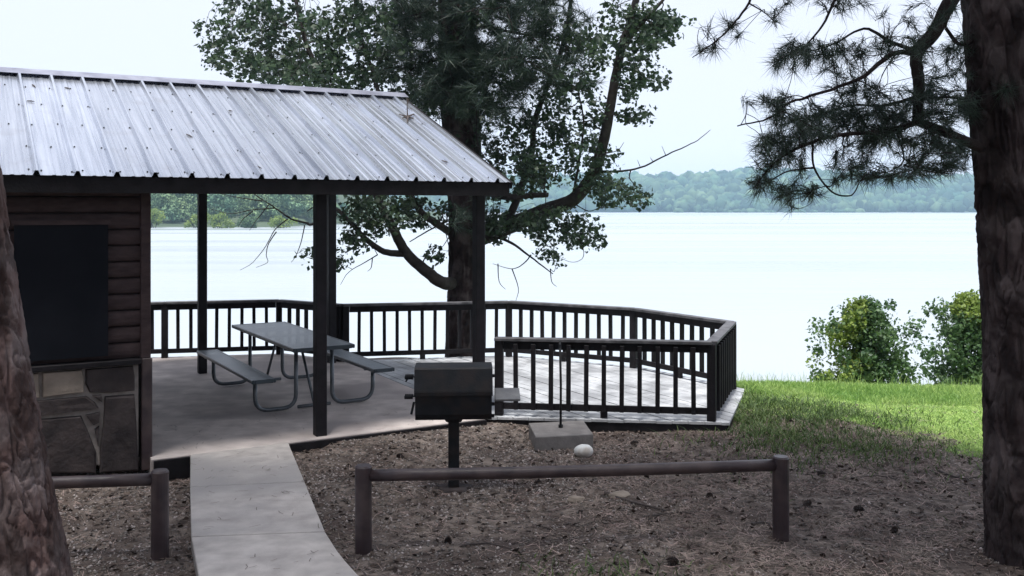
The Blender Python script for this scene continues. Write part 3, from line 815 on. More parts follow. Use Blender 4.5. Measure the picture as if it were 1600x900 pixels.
ring = [(.13+.02*math.sin(5*a), a) for a in [2*math.pi*k/18 for k in range(18)]]
mm.prism([(gx+r*math.cos(a)*1.15, gy+r*math.sin(a)) for r, a in ring], gz-.15, gz+.018, .012)
mm.build('concrete_footing', 'stone_dark', grill)

# ------------------------------------------------------------------ rail barriers
def barrier(pl_, pr_, tl_, tr_, label):
    root = thing('post_and_rail_barrier', (pl_+pr_)/2, label, 'barrier', 'low post and rail barriers')
    t = (pr_-pl_); t.z = 0; t.normalize()
    for p, top in ((pl_, tl_), (pr_, tr_)):
        g = ground_z(p.x, p.y); r = .060
        MB().tube([(p.x, p.y, g-.3), (p.x, p.y, g+.05), (p.x-.002, p.y, top-.05), (p.x, p.y, top-.012), (p.x, p.y, top)], [r*1.02, r*1.01, r, r, r*.84], 20).build('post', 'barrier', root, sm=False)
    a = Vector((pl_.x, pl_.y, tl_-.075))+t*.045; b = Vector((pr_.x, pr_.y, tr_-.065))-t*.045
    MB().tube([a.lerp(b, k/8)+Vector((0, 0, -.008*math.sin(math.pi*k/8))) for k in range(9)], .043, 18).build('rail', 'barrier', root, sm=True)
barrier(P(568,860,-.1), P(1220,843,-.1), .51, .516, 'long maroon brown post and rail barrier in front of the grill')
bl = P(250,872,-.1)
barrier(Vector((bl.x-3.05, bl.y-.25, -.1)), bl, .515, .517, 'maroon brown post and rail barrier ending left of the walkway, partly behind the leaning trunk')

# ------------------------------------------------------------------ rod in a concrete block, white stone
c4 = [P(826,661,.04), P(912,657,.04), P(927,678,.04), P(837,683,.04)]
cb = sum(c4, Vector())/4
rod = thing('lantern_pole', (cb.x, cb.y, -.2), 'thin dark metal pole standing in a square concrete block before the deck', 'pole')
MB().prism([(p.x, p.y) for p in c4[::-1]], -.22, .04, .008).build('concrete_block', 'block', rod)
rp = P(876, 668, .04)
MB().tube([rp-Zz*.02, rp+Zz*.03], .024, 10).build('socket', 'steel_black', rod)
MB().tube([rp, rp+Vector((.002,0,.45)), rp+Vector((-.008,0,.915))], .013, 10).build('rod', 'steel_black', rod, sm=True)
MB().tube([rp+Vector((-.008,-.02,.885)), rp+Vector((-.008,.04,.885))], .011, 8).build('hook_bolt', 'galv', rod)
sp_ = P(912, 712, -.1)
bm = bmesh.new(); bmesh.ops.create_icosphere(bm, subdivisions=3, radius=1)
for v in bm.verts:
    k = 1+.06*noise.noise(v.co*1.7); v.co = Vector((v.co.x*.097*k, v.co.y*.08*k, v.co.z*.068*k))
me = bpy.data.meshes.new('white_stone'); bm.to_mesh(me); bm.free(); me.materials.append(M['white_stone']); smooth(me)
ws = link('white_stone', me, None, (sp_.x, sp_.y, ground_z(sp_.x, sp_.y)+.05))
tag(ws, 'small smooth white stone on the bare soil in front of the concrete block', 'stone')

# ------------------------------------------------------------------ trees
def bark_mesh(name, path, radii, nseg, step, amp, mat, org, scale=9.0, zs=.36):
    path = [Vector(p) for p in path]
    # resample
    L = [0]
    for a, b in zip(path, path[1:]): L.append(L[-1]+(b-a).length)
    n = max(4, int(L[-1]/step)); V = []; cell = []
    for i in range(n+1):
        s = L[-1]*i/n; k = max(j for j in range(len(L)-1) if L[j] <= s+1e-9); t = (s-L[k])/(L[k+1]-L[k])
        p = path[k].lerp(path[k+1], t); r = radii[k]+(radii[k+1]-radii[k])*t
        tg = (path[k+1]-path[k]).normalized(); X = tg.cross(Vector((0,1,0))).normalized(); Y = tg.cross(X)
        for q in range(nseg):
            a = 2*math.pi*q/nseg; d = X*math.cos(a)+Y*math.sin(a)
            w = d*r*scale; w.z += s*scale*zs
            wb = noise.noise_vector(w*.5)*.55; q1 = w+wb
            n1 = abs(noise.noise(q1*.62)); n2 = abs(noise.noise(q1*.55+Vector((31,7,3)))); n3 = abs(noise.noise(Vector((q1.x*.5, q1.y*.5, q1.z*1.9+5))))
            fr = min(n1, n2*1.1, n3*1.7+.02)
            e = min(1, fr/.11); e = e*e*(3-2*e)
            ds, pp_ = noise.voronoi(q1*.8); cid = math.sin(pp_[0].x*12.9+pp_[0].y*78.2+pp_[0].z*37.7)*43758.5; cell.append(cid-math.floor(cid))
            fl = noise.noise(Vector((w.x*1.5, w.y*1.5, w.z*2.2))); fl = math.floor(fl*3.5)/3.5
            h = amp*(e-.85)+amp*.30*fl+amp*.22*noise.noise(w*5)*e + r*.04*noise.noise(d*1.3+Vector((0,0,s*.8)))
            V.append(p+d*(r+h))
    Fc = [(i*nseg+q, i*nseg+(q+1) % nseg, (i+1)*nseg+(q+1) % nseg, (i+1)*nseg+q) for i in range(n) for q in range(nseg)]
    me = np_mesh(name, [v[:] for v in V], Fc, mat, org); smooth(me)
    at_ = me.attributes.new('plate', 'FLOAT', 'POINT'); at_.data.foreach_set('value', cell)
    return me

def tufts(C, D, n, length, width, spread=.8):
    C = np.repeat(np.asarray(C), n, axis=0); D = np.repeat(unit(np.asarray(D)), n, axis=0)
    N = len(C)
    d = unit(D*rng.uniform(.2, 1.5, (N, 1)) + rng.standard_normal((N, 3))*spread*.6)
    b = C - D*rng.uniform(0, 1.0, (N, 1))*length + rng.standard_normal((N, 3))*length*.06
    l = length*rng.uniform(.65, 1.1, (N, 1))
    w = unit(np.cross(d, rng.standard_normal((N, 3))))*width*.5
    tip = b+d*l; tip[:, 2] -= l[:, 0]*rng.uniform(0, .18, N)
    V = np.stack([b-w, b+w, tip], axis=1).reshape(-1, 3)
    return V, np.arange(len(V)).reshape(-1, 3)

class Skel:
    def __init__(s): s.pts = []; s.rad = []; s.mb = MB()
    def limb(s, pts, r0, r1, n=7, sub=6, wig=.03):
        pts = [Vector(p) for p in pts]; out_ = []
        for i in range(len(pts)-1):
            p0, p1, p2, p3 = pts[max(i-1,0)], pts[i], pts[i+1], pts[min(i+2, len(pts)-1)]
            for k in range(sub):
                t = k/sub
                out_.append(.5*((2*p1)+(p2-p0)*t+(2*p0-5*p1+4*p2-p3)*t*t+(3*p1-p0-3*p2+p3)*t**3))
        out_.append(pts[-1])
        L = (pts[-1]-pts[0]).length
        for i in range(1, len(out_)-1):
            out_[i] = out_[i]+Vector((random.gauss(0,1), random.gauss(0,1), random.gauss(0,1)))*wig*min(.12, L*.05)
        rr = [r0+(r1-r0)*(i/(len(out_)-1))**.8 for i in range(len(out_))]
        s.mb.tube(out_, rr, n)
        s.pts += out_; s.rad += rr
        return out_
    def attach(s, target, rmax, rmin=.004, n=4, sag=0.0):
        """grow a twig from the nearest skeleton point to target"""
        A = np.array([p[:] for p in s.pts]); d = np.linalg.norm(A-np.array(target[:]), axis=1)+(np.array(s.rad) < rmin)*5
        i = int(d.argmin()); a = s.pts[i]; b = Vector(target); L = (b-a).length
        if L < .02: return a, (b-a)
        m1 = a.lerp(b, .35)+Vector((random.gauss(0,1), random.gauss(0,1), random.gauss(0,1)))*L*.10+Zz*L*(.06+sag)
        m2 = a.lerp(b, .72)+Vector((random.gauss(0,1), random.gauss(0,1), random.gauss(0,1)))*L*.08+Zz*L*(.05+sag)
        r = min(rmax, s.rad[i]*.75)
        o = s.limb([a, m1, m2, b], r, rmin*.8, n, 3, .0)
        return a, (b-m2)

# --- near right pine (trunk leaves the frame at the top)
def px_d(px, py, d): return at(px, py, d)
D0 = 6.75
rb_ = Vector(((1613-800)*D0/F, D0, 0)); gzr = ground_z(rb_.x, rb_.y)
right_pine = thing('pine_tree', (rb_.x, rb_.y, gzr), 'large dark pine trunk at the right edge with needle boughs reaching left', 'tree')
path = [Vector((rb_.x+.03, D0, gzr-.25)), at(1610, 850, D0), at(1601, 740, D0), at(1594, 500, D0), at(1578, 250, D0), at(1556, 0, D0), at(1530, -330, D0), at(1490, -1100, D0+.1), at(1480, -2000, D0)]
rad = [.40, .285, .262, .25, .238, .222, .20, .15, .04]
link('trunk', bark_mesh('trunk', path, rad, 210, .018, .024, 'bark', origin[right_pine.name], 16.0, .30), right_pine)
sk = Skel()
sk.limb([at(1535,232,D0-.05), at(1480,208,D0-.1), at(1433,190,D0-.15)], .040, .030, 8)
sk.limb([at(1433,192,D0-.15), at(1436,130,D0-.15), at(1432,85,D0-.12), at(1460,50,D0-.1), at(1486,0,D0-.05), at(1530,-70,D0)], .036, .055, 8)
main1 = sk.limb([at(1434,84,D0-.12), at(1400,82,D0-.25), at(1372,100,D0-.35), at(1345,122,D0-.45), at(1290,143,D0-.5), at(1235,160,D0-.6), at(1200,185,D0-.6), at(1152,197,D0-.62)], .022, .004, 6)
main2 = sk.limb([at(1433,190,D0-.15), at(1395,203,D0-.3), at(1320,210,D0-.45), at(1270,222,D0-.5), at(1215,250,D0-.5), at(1185,285,D0-.45)], .024, .004, 6)
main3 = sk.limb([at(1433,80,D0-.1), at(1390,65,D0+.1), at(1350,45,D0+.2), at(1300,70,D0+.3), at(1255,82,D0+.35)], .018, .004, 6)
sk.limb([at(1430,152,D0-.15), at(1380,165,D0-.1), at(1330,165,D0), at(1260,185,D0+.1)], .015, .004, 5)
sk.limb([at(1270,222,D0-.5), at(1272,262,D0-.5), at(1300,300,D0-.5), at(1330,305,D0-.5), at(1342,285,D0-.48)], .009, .004, 5)
sk.limb([at(1272,262,D0-.5), at(1230,268,D0-.5), at(1195,288,D0-.48)], .008, .003, 5)
sk.limb([at(1400,203,D0-.3), at(1412,250,D0-.3), at(1385,270,D0-.25)], .009, .003, 5)
sk.limb([at(1412,258,D0-.3), at(1450,268,D0-.25), at(1490,272,D0-.2)], .008, .003, 5)
sk.limb([at(1525,60,D0), at(1500,70,D0-.1), at(1478,44,D0-.12)], .016, .012, 6)
sk.limb([at(1525,170,D0), at(1490,152,D0-.1), at(1440,155,D0-.2)], .014, .006, 5)
sk.limb([at(1308,-10,D0-.4), at(1285,40,D0-.4), at(1252,78,D0-.4)], .012, .005, 5)
sk.limb([at(1330,-190,D0), at(1318,-60,D0-.3), at(1308,-10,D0-.4)], .02, .012, 5)
sk.limb([at(1300,-190,D0), at(1200,-60,D0-.3), at(1170,5,D0-.35), at(1140,45,D0-.4), at(1108,72,D0-.4), at(1082,90,D0-.4)], .014, .003, 5)
sk.limb([at(1170,5,D0-.35), at(1195,20,D0-.3), at(1210,34,D0-.3)], .006, .003, 5)
sk.limb([at(1540,-260,D0), at(1420,-230,D0), at(1330,-190,D0)], .05, .02, 6)
ends = []
def tip(px, py, jx=14, jy=9, dz=.25):
    return at(px+random.gauss(0, jx), py+random.gauss(0, jy), D0-.25+random.gauss(0, dz))
regions = [  # centre, half extents, how many tufts: follows the boughs seen in the photograph
    (1420,170,110,22,28), (1330,200,90,24,44), (1255,205,60,30,26), (1385,75,60,16,14), (1290,95,60,20,18), (1240,75,26,16,8), (1215,100,14,10,5),
    (1200,160,26,14,8), (1205,235,28,22,14), (1225,262,30,14,9), (1190,292,14,12,6), (1250,305,38,14,12), (1325,268,34,22,14), (1390,272,34,12,11), (1460,268,44,12,12), (1500,250,26,20,7),
    (1460,160,44,24,14), (1490,90,20,30,8), (1330,140,50,18,10), (1440,30,70,20,7), (1350,15,40,10,5), (1130,40,34,22,4), (1100,78,20,8,3), (1205,32,12,6,2), (1270,5,40,8,4), (1390,225,70,14,20), (1470,110,40,40,14), (1480,200,36,26,12), (1460,235,50,16,12), (1350,185,60,16,16)]
tg = []
for (cx, cy, ex, ey, n) in regions:
    for _ in range(int(n*1.35)):
        tg.append(at(cx+random.uniform(-1,1)*ex, cy+random.uniform(-1,1)*ey, D0-.25+random.gauss(0,.28)))
random.shuffle(tg)
tg.sort(key=lambda p: min((p-q).length for q in sk.pts[::4]))
C, Dr = [], []
for p in tg:
    a, d = sk.attach(p, .006, .0028, 4, random.uniform(-.05,.12))
    d = d.normalized()
    C.append(p[:]); Dr.append(d[:])
v1, f1 = tufts(C, Dr, 50, .13, .0044, 1.0)
# the green tuft growing from the trunk itself
bp_ = at(1575, 135, D0-.31)
v2, f2 = tufts([bp_[:], (bp_.x-.02, bp_.y+.02, bp_.z-.03)], [(-.25,-.6,.1), (-.4,-.5,-.2)], 110, .19, .0028, 1.0)
sk.limb([bp_+Vector((.05,.2,0)), bp_], .01, .006, 5)
sk.mb.build('boughs', 'bark', right_pine, sm=True)
V = np.vstack([v1, v2]); Fc = np.vstack([f1, f2+len(v1)])
tag(link('needles', np_mesh('needles', V, Fc, 'pine', origin[right_pine.name]), right_pine), kind='stuff')
def high_crown(root, top_path, zlo, zhi, radius, ntuft, nneed, center_xy, length=.24, width=.016, mat='pine'):
    """crown above the frame that shades the ground"""
    s = Skel(); s.limb(top_path, .06, .03, 6)
    cx, cy = center_xy; cc_ = []
    for i in range(26):
        z = zlo+(zhi-zlo)*(i/25); a = i*2.4; rr_ = radius*(1-.65*((z-zlo)/(zhi-zlo))**1.5)*random.uniform(.75,1.05)
        k = min(len(top_path)-1, 1); base = Vector(top_path[0]).lerp(Vector(top_path[-1]), (z-zlo)/(zhi-zlo))
        e = Vector((cx+rr_*math.cos(a), cy+rr_*math.sin(a), z+.25*rr_))
        s.limb([base, base.lerp(e, .5)+Zz*.1, e], .05, .012, 5, 4)
        for _ in range(ntuft//26):
            t = random.uniform(.25, 1.05); q = base.lerp(e, t)
            cc_.append((q.x+random.gauss(0,.42), q.y+random.gauss(0,.42), q.z+random.gauss(0,.22)))
    s.mb.build('upper_boughs', 'bark', root)
    dd = rng.standard_normal((len(cc_), 3))*.5+np.array([0,0,.5])
    v, f = tufts(cc_, dd, nneed, length, width, 1.2)
    tag(link('crown', np_mesh('crown', v, f, mat, origin[root.name]), root), kind='stuff')
high_crown(right_pine, [at(1510,-700,D0), at(1480,-2000,D0)], 5.8, 10.5, 4.0, 3000, 34, (rb_.x-1.7, D0-1.5))

# --- near left pine, leaning, cut by the left edge
DL = 4.7
lb = Vector(((15-800)*DL/F, DL, 0)); gzl = ground_z(lb.x, lb.y)
left_pine = thing('pine_tree', (lb.x, lb.y, gzl), 'leaning pine trunk with flaky reddish bark cut by the left edge', 'tree')
path = [at(30,1120,DL), at(24,1000,DL), at(15,900,DL), at(-12,760,DL), at(-34,640,DL), at(-56,500,DL), at(-73,380,DL), at(-85,280,DL), at(-120,60,DL), at(-190,-400,DL), at(-260,-1200,DL), at(-300,-2200,DL)]
rad = [.36, .30, .272, .262, .256, .250, .246, .242, .235, .21, .15, .05]
link('trunk', bark_mesh('trunk', path, rad, 260, .013, .020, 'bark_red', origin[left_pine.name], 15.0, .30), left_pine)
high_crown(left_pine, [at(-210,-700,DL), at(-300,-2200,DL)], 5.8, 10.5, 4.6, 1900, 34, (lb.x+1.3, DL+.9))

# --- pine behind the deck
D2 = 16.9
cb_ = Vector(((722-800)*D2/F, D2, 0)); gz2 = ground_z(cb_.x, cb_.y)
mid_pine = thing('pine_tree', (cb_.x, cb_.y, gz2), 'tall straight pine trunk rising behind the deck railing', 'tree')
path = [Vector((cb_.x, D2, gz2-.3)), at(722,560,D2), at(725,440,D2), at(726,340,D2), at(720,240,D2), at(708,150,D2), at(706,40,D2), at(704,-120,D2), at(704,-420,D2), at(704,-700,D2)]
rad = [.38, .30, .28, .275, .265, .255, .24, .20, .14, .04]
link('trunk', bark_mesh('trunk', path, rad, 96, .05, .03, 'bark', origin[mid_pine.name], 11.0, .3), mid_pine)
sk = Skel()
sk.pts = [p for p in [path[4].lerp(path[5], .5), path[5], path[5].lerp(path[6], .5), path[6], path[6].lerp(path[7], .5), path[7], path[8]]]; sk.rad = [.05]*len(sk.pts)
for e in ((640,110,-.6),(790,95,-1.0),(610,40,.2),(850,60,-.8),(820,140,.5),(660,20,-1.2),(760,30,-1.4),(880,10,.3),(700,150,-1.3),(745,170,-1.1)):
    sk.limb([at(706, e[1]-25, D2), at((706+e[0])/2, e[1]-14, D2+e[2]*.6), at(e[0], e[1], D2+e[2])], .05, .014, 6)
tg = []
for (cx, cy, ex, ey, n) in ((660,70,60,70,170),(740,90,70,80,260),(820,80,55,75,150),(700,140,60,35,110),(860,30,40,45,60),(770,170,50,25,50),(640,20,50,40,70),(770,10,110,30,130),(720,-90,190,60,240),(730,-230,150,80,160),(735,335,25,22,16),(900,90,24,60,26)):
    for _ in range(int(n*.78)): tg.append(at(cx+random.gauss(0,.6)*ex, cy+random.gauss(0,.55)*ey, D2+random.gauss(-.5,.8)))
random.shuffle(tg)
C, Dr = [], []
for i, p in enumerate(tg):
    if i % 3 == 0: a, d = sk.attach(p, .02, .006, 4)
    else: d = Vector((random.gauss(0,1), random.gauss(0,1), random.gauss(.2,.7)))
    C.append(p[:]); Dr.append(d.normalized()[:])
v, f = tufts(C, Dr, 56, .26, .011, 1.1)
sk.mb.build('boughs', 'bark', mid_pine)
tag(link('crown', np_mesh('crown', v, f, 'pine', origin[mid_pine.name]), mid_pine), kind='stuff')

# --- broadleaf tree with forking limbs beside that pine
D3 = 17.6
ob = Vector(((742-800)*D3/F, D3, 0)); gz3 = ground_z(ob.x, ob.y)
oak = thing('broadleaf_tree', (ob.x, ob.y, gz3), 'broadleaf tree with crooked forking limbs spreading over the deck and roof', 'tree')
sk = Skel()
sk.limb([Vector((ob.x,ob.y,gz3-.3)), at(735,520,D3), at(736,440,D3), at(738,370,D3), at(742,300,D3), at(742,200,D3+.3), at(735,90,D3+.4), at(730,-60,D3+.4), at(735,-260,D3+.4)], .24, .05, 10)
# left low limb and its two forks
dl = D3-1.3
sk.limb([at(722,440,D3-.2), at(692,442,dl), at(664,422,dl), at(634,394,dl), at(612,352,dl), at(596,322,dl), at(575,270,dl), at(540,200,dl), at(500,120,dl), at(470,40,dl), at(455,-60,dl)], .125, .03, 8)
sk.limb([at(630,396,dl), at(600,393,dl), at(570,372,dl-.1), at(550,350,dl-.1), at(520,325,dl), at(492,349,dl-.2), at(480,350,dl-.2)], .065, .02, 7)
sk.limb([at(482,349,dl-.2), at(455,342,dl-.3), at(430,325,dl-.4), at(395,302,dl-.5), at(350,270,dl-.5)], .022, .006, 6)
sk.limb([at(716,372,D3-.1), at(680,348,dl), at(655,328,dl), at(640,300,dl), at(600,230,dl), at(590,140,dl), at(560,40,dl), at(550,-80,dl)], .075, .025, 7)
sk.limb([at(700,345,D3-.2), at(670,360,dl), at(640,378,dl)], .02, .008, 5)
# right limb sweeping up
dr = D3-.6
main_r = sk.limb([at(748,372,D3), at(790,355,dr), at(850,330,dr), at(895,312,dr), at(925,275,dr), at(942,225,dr), at(955,160,dr), at(968,90,dr), at(985,30,dr), at(1010,-60,dr), at(1030,-200,dr)], .17, .045, 9)
sk.limb([at(968,80,dr), at(1000,40,dr), at(1050,-20,dr), at(1080,-100,dr)], .05, .02, 6)
sk.limb([at(790,353,dr), at(812,300,dr+.3), at(830,240,dr+.3), at(838,180,dr+.3), at(870,100,dr+.2), at(890,20,dr), at(900,-120,dr)], .08, .03, 7)
sk.limb([at(895,310,dr), at(905,250,dr-.2), at(912,190,dr-.2), at(900,130,dr-.3)], .03, .012, 6)
sk.limb([at(752,300,D3), at(790,308,dr-.4), at(830,305,dr-.5), at(856,305,dr-.6)], .06, .045, 7)      # sawn stub
sk.limb([at(770,368,dr), at(800,380,dr-.2), at(830,402,dr-.3), at(864,428,dr-.3)], .035, .008, 6)
sk.limb([at(830,398,dr-.3), at(818,412,dr-.3), at(800,420,dr-.4), at(770,412,dr-.5)], .014, .004, 5)
sk.limb([at(838,400,dr-.3), at(850,385,dr-.3), at(862,388,dr-.3), at(872,402,dr-.3)], .010, .004, 5)
# bare sprays
sk.limb([at(935,268,dr), at(960,268,dr-.3), at(1000,262,dr-.4), at(1050,238,dr-.5), at(1085,222,dr-.5), at(1110,203,dr-.5)], .028, .005, 6)
for (a, b) in (((1040,242),(1034,228)),((1000,260),(996,250)),((1020,252),(1016,246))): sk.limb([at(*a,dr-.45), at(*b,dr-.45)], .007, .003, 4, 3)
for pts in ([(430,325),(395,328),(360,334),(328,326)], [(450,342),(430,358),(415,385),(395,410),(375,422)], [(432,362),(420,380),(416,398),(418,410),(400,418)], [(395,330),(380,342),(372,355)], [(410,314),(370,308),(340,302)], [(420,320),(400,345),(390,360)],
            [(476,352),(470,380),(462,400),(455,410)], [(590,398),(570,410),(545,425),(532,445)], [(582,402),(580,418),(574,424)],
            [(860,330),(880,360),(905,375),(912,400),(895,410),(870,400)], [(800,420),(810,450),(806,470)], [(778,412),(780,440),(790,452)], [(945,240),(965,235),(975,222)], [(690,330),(700,380),(705,400)], [(480,330),(500,318),(530,312)],
            [(900,320),(920,330),(940,324),(965,326)], [(860,420),(862,440),(870,448)]):
    sk.limb([at(*q, dl-.4 if q[0] < 700 else dr-.4) for q in pts], .011, .003, 4, 4)
# leaf clumps: where the photograph shows foliage against the sky; those above the frame are added for shade
clumps = [(390,50,60,55,46),(470,70,70,60,80),(560,60,70,60,80),(360,95,40,25,16),(330,60,18,22,5),(440,110,70,22,36),(540,125,60,22,30),(620,110,40,50,26),(640,160,40,25,14),
          (760,200,50,40,26),(800,270,60,40,46),(850,230,50,60,46),(900,180,60,60,44),(880,90,60,60,40),(960,60,60,50,44),(1010,60,40,50,26),(1045,40,26,22,9),(1000,30,60,30,26),(1005,125,34,14,10),(1000,183,26,10,7),(985,130,30,30,8),
          (915,240,40,26,14),(930,280,30,20,10),(955,292,34,12,12),(1000,308,20,8,6),(965,310,30,8,7),(860,345,60,18,26),(800,345,50,18,20),(900,360,30,16,12),(870,375,40,10,9),(935,382,12,7,3),(860,402,22,8,4),
          (640,330,40,26,16),(600,315,50,20,18),(560,330,30,20,13),(545,370,22,16,10),(590,350,30,16,9),(700,335,24,20,8),(535,400,10,12,3),(678,402,8,14,4),(486,400,5,6,2),(770,360,26,18,10),
          (760,120,50,60,20),(700,20,90,40,20),(450,-70,130,60,60),(650,-90,150,60,50),(900,-80,140,70,60),(1020,-80,60,60,24),(760,-230,240,70,70)]
tg = []
for (cx, cy, ex, ey, n) in clumps:
    dd = dl if cx < 660 else dr
    for _ in range(n):
        while True:
            a, b = random.uniform(-1,1), random.uniform(-1,1)
            if a*a+b*b < 1: break
        tg.append(at(cx+a*ex, cy+b*ey, dd+random.gauss(0, .35+.008*ex)))
tg.sort(key=lambda p: min((p-q).length for q in sk.pts[::6]))
cs = []
for i, p in enumerate(tg):
    sk.attach(p, .016, .004, 4); cs.append(p[:])
cs = np.array(cs)
rs = np.stack([rng.uniform(.12,.32,len(cs)), rng.uniform(.12,.32,len(cs)), rng.uniform(.09,.22,len(cs))], axis=1)
v, f = leaf_cloud(cs, rs, 27, .086, .6)
sk.mb.build('limbs', 'bark2', oak, sm=True)
tag(link('crown', np_mesh('crown', v, f, 'leaf', origin[oak.name]), oak), kind='stuff')

# --- unseen woods added behind and beside the viewpoint to block light and darken reflections
cs, rs = [], []; m = MB()
for (x, y_, h) in ((-8.5,-3.5,10),(-5,-7,10.5),(-1,-8.5,10),(3.2,-7.5,10.5),(7,-5,10),(10.5,-1,9.5),(-12,2,9.5),(12.5,3.2,9),(-9,-11,12),(0,-13,13),(8,-11,12),(-3,-5.5,7),(5,-5.8,7),(-16,21.5,9.5),(-19.5,24,10),(-14,15.5,9),(-22,29,10)):
    g = ground_z(x, y_); m.tube([(x, y_, g-.3), (x+.1, y_, h*.5), (x, y_+.1, h*.95)], [.24, .17, .04], 8)
    for q in range(40):
        t = random.uniform(.08, 1); r = (2.3*math.sin(math.pi*min(1,.22+.75*t))+.3)*random.uniform(.3,1); a = random.uniform(0,6.283)
        cs.append((x+r*math.cos(a), y_+r*math.sin(a), g+h*t)); rs.append((.8,.8,.6))
v, f = leaf_cloud(cs, rs, 70, .34, .3)
wl_o = tag(link('light_blocking_woods', np_mesh('light_blocking_woods', v, f, 'leaf')), 'unseen woods added behind and beside the viewpoint to block light', 'woods', kind='stuff'); origin[wl_o.name] = Vector((0,0,0))
tag(m.build('trunks', 'bark2', wl_o), kind='stuff')

# --- shrubs on the bank
def shrub(px, py_top, py_base, wpx, d, label, yellow=()):
    top = at(px, py_top, d); b = at(px, py_base+30, d); g = ground_z(b.x, d)
    root = thing('bank_shrub', (b.x, d, g), label, 'shrub', 'shrubs on the bank by the lake')
    sk = Skel(); base = Vector((b.x, d, g-.1)); H = (top.z-g)*.95; w = wpx*d/F/2*.96
    for k in range(9):
        a = k*2.4; e = Vector((b.x+w*.55*math.cos(a), d+w*.5*math.sin(a), g+H*random.uniform(.55,.85)))
        sk.limb([base+Vector((math.cos(a)*.08, math.sin(a)*.08, 0)), base.lerp(e,.5)+Zz*.1, e], .03, .008, 5)
    cs, cy = [], []
    for _ in range(260):
        th = random.uniform(0, 2*math.pi); q = random.uniform(.15, 1); rr_ = w*q*random.uniform(.75,1.1)
        zf = random.uniform(.12, 1)
        rr_ *= math.sin(math.pi*min(1, .18+.78*zf))**.6
        p = Vector((b.x+rr_*math.cos(th), d+rr_*math.sin(th)*.9, g+H*zf))
        (cy if (yellow and math.cos(th)*yellow[0]+ (zf-.5)*yellow[1] > .38) else cs).append(p[:])
        if _ % 2 == 0: sk.attach(p, .01, .004, 4)
    for _ in range(34):          # loose shoots that break the outline
        th = random.uniform(0, 2*math.pi); p = Vector((b.x+w*random.uniform(.5,1.25)*math.cos(th), d+w*.6*math.sin(th), g+H*random.uniform(.35,1.0))); sk.attach(p, .008, .003, 4); cs.append(p[:])
    sk.mb.build('stem', 'bark2', root)
    rs = np.full((len(cs),3), .17)*rng.uniform(.5,1.4,(len(cs),1)); v, f = leaf_cloud(cs, rs, 70, .060, .5)
    tag(link('foliage', np_mesh('foliage', v, f, 'shrub', origin[root.name]), root), kind='stuff')
    if cy:
        v, f = leaf_cloud(cy, np.full((len(cy),3), .16), 55, .060, .5)
        tag(link('young_foliage', np_mesh('young_foliage', v, f, 'shrub_y', origin[root.name]), root), kind='stuff')
shrub(1352, 468, 600, 165, 15.6, 'round leafy shrub with yellowish left side on the grassy bank', (-1, -.2))
shrub(1518, 455, 600, 150, 15.9, 'dark leafy shrub beside the right pine trunk on the grassy bank', (.1, 1.2))

# ------------------------------------------------------------------ ground cover
def scatter_xy(n, x0, x1, y0, y1, ok):
    x = rng.uniform(x0, x1, n); y = rng.uniform(y0, y1, n)
    k = np.array([ok(a, b) for a, b in zip(x, y)]); return x[k], y[k]
def inside(poly, x, y):
    c = False; n = len(poly)
    for i in range(n):
        a, b = poly[i], poly[(i+1) % n]
        if (a[1] > y) != (b[1] > y) and x < (b[0]-a[0])*(y-a[1])/(b[1]-a[1])+a[0]: c = not c
    return c
slab2 = [(p.x, p.y) for p in slab_poly]; deck2 = [(p.x, p.y) for p in poly]; walk2 = [(p.x, p.y) for p in Lp[::-1]+Rp]
def built(x, y): return inside(walk2, x, y) or inside(slab2, x, y) or inside(deck2, x, y)
def lawn(x, y):
    e = y-lawn_edge(x)+1.3*noise.noise((x*1.1, y*1.1, 7))
    return x > 2.55+.25*noise.noise((y*2,0,0)) and e > 0
def blades(xy, hmin, hmax, w, lean=.35):
    x, y = xy; n = len(x); z = np.array([ground_z(a, b) for a, b in zip(x, y)])
    b = np.stack([x, y, z-.005], 1); a = rng.uniform(0, 2*np.pi, n); wd = np.stack([np.cos(a), np.sin(a), np.zeros(n)], 1)*w*.5
    h = rng.uniform(hmin, hmax, n)[:, None]; ln = rng.standard_normal((n, 3))*lean*h; ln[:, 2] = 0
    m = b+ln*.35+np.array([0,0,1])*h*.6; t = b+ln+np.array([0,0,1])*h*.95
    V = np.stack([b-wd, b+wd, m+wd*.7, m-wd*.7, t], 1).reshape(-1, 3)
    o = (np.arange(n)*5)[:, None]
    T = np.concatenate([o+np.array([[0,1,2]]), o+np.array([[0,2,3]]), o+np.array([[3,2,4]])])
    return V, T
def join(parts):
    Vs, Fs, n = [], [], 0
    for v, f in parts: Vs.append(v); Fs.append(f+n); n += len(v)
    return np.vstack(Vs), np.vstack(Fs)
g1 = scatter_xy(95000, 2.4, 8.6, 8.0, 13.0, lambda x, y: lawn(x, y) and x < y*.56+.3 and not built(x, y))
g2 = scatter_xy(26000, 2.7, 8.6, 12.1, 13.9, lambda x, y: x > 2.95 and x < y*.56+.3 and not built(x, y) and y > 12.2+.3*noise.noise((x*1.3,0,3)))
g4 = scatter_xy(700, 2.9, 8.6, 12.6, 13.6, lambda x, y: True)
V, Fc = join([blades(g1, .016, .036, .012, 1.0), blades(g2, .04, .09, .010, .5), blades(g4, .14, .26, .006, .3)])
tag(link('lawn_grass', np_mesh('lawn_grass', V, Fc, 'grass')), 'bright green grass on the bank right of the deck', 'grass', kind='stuff')
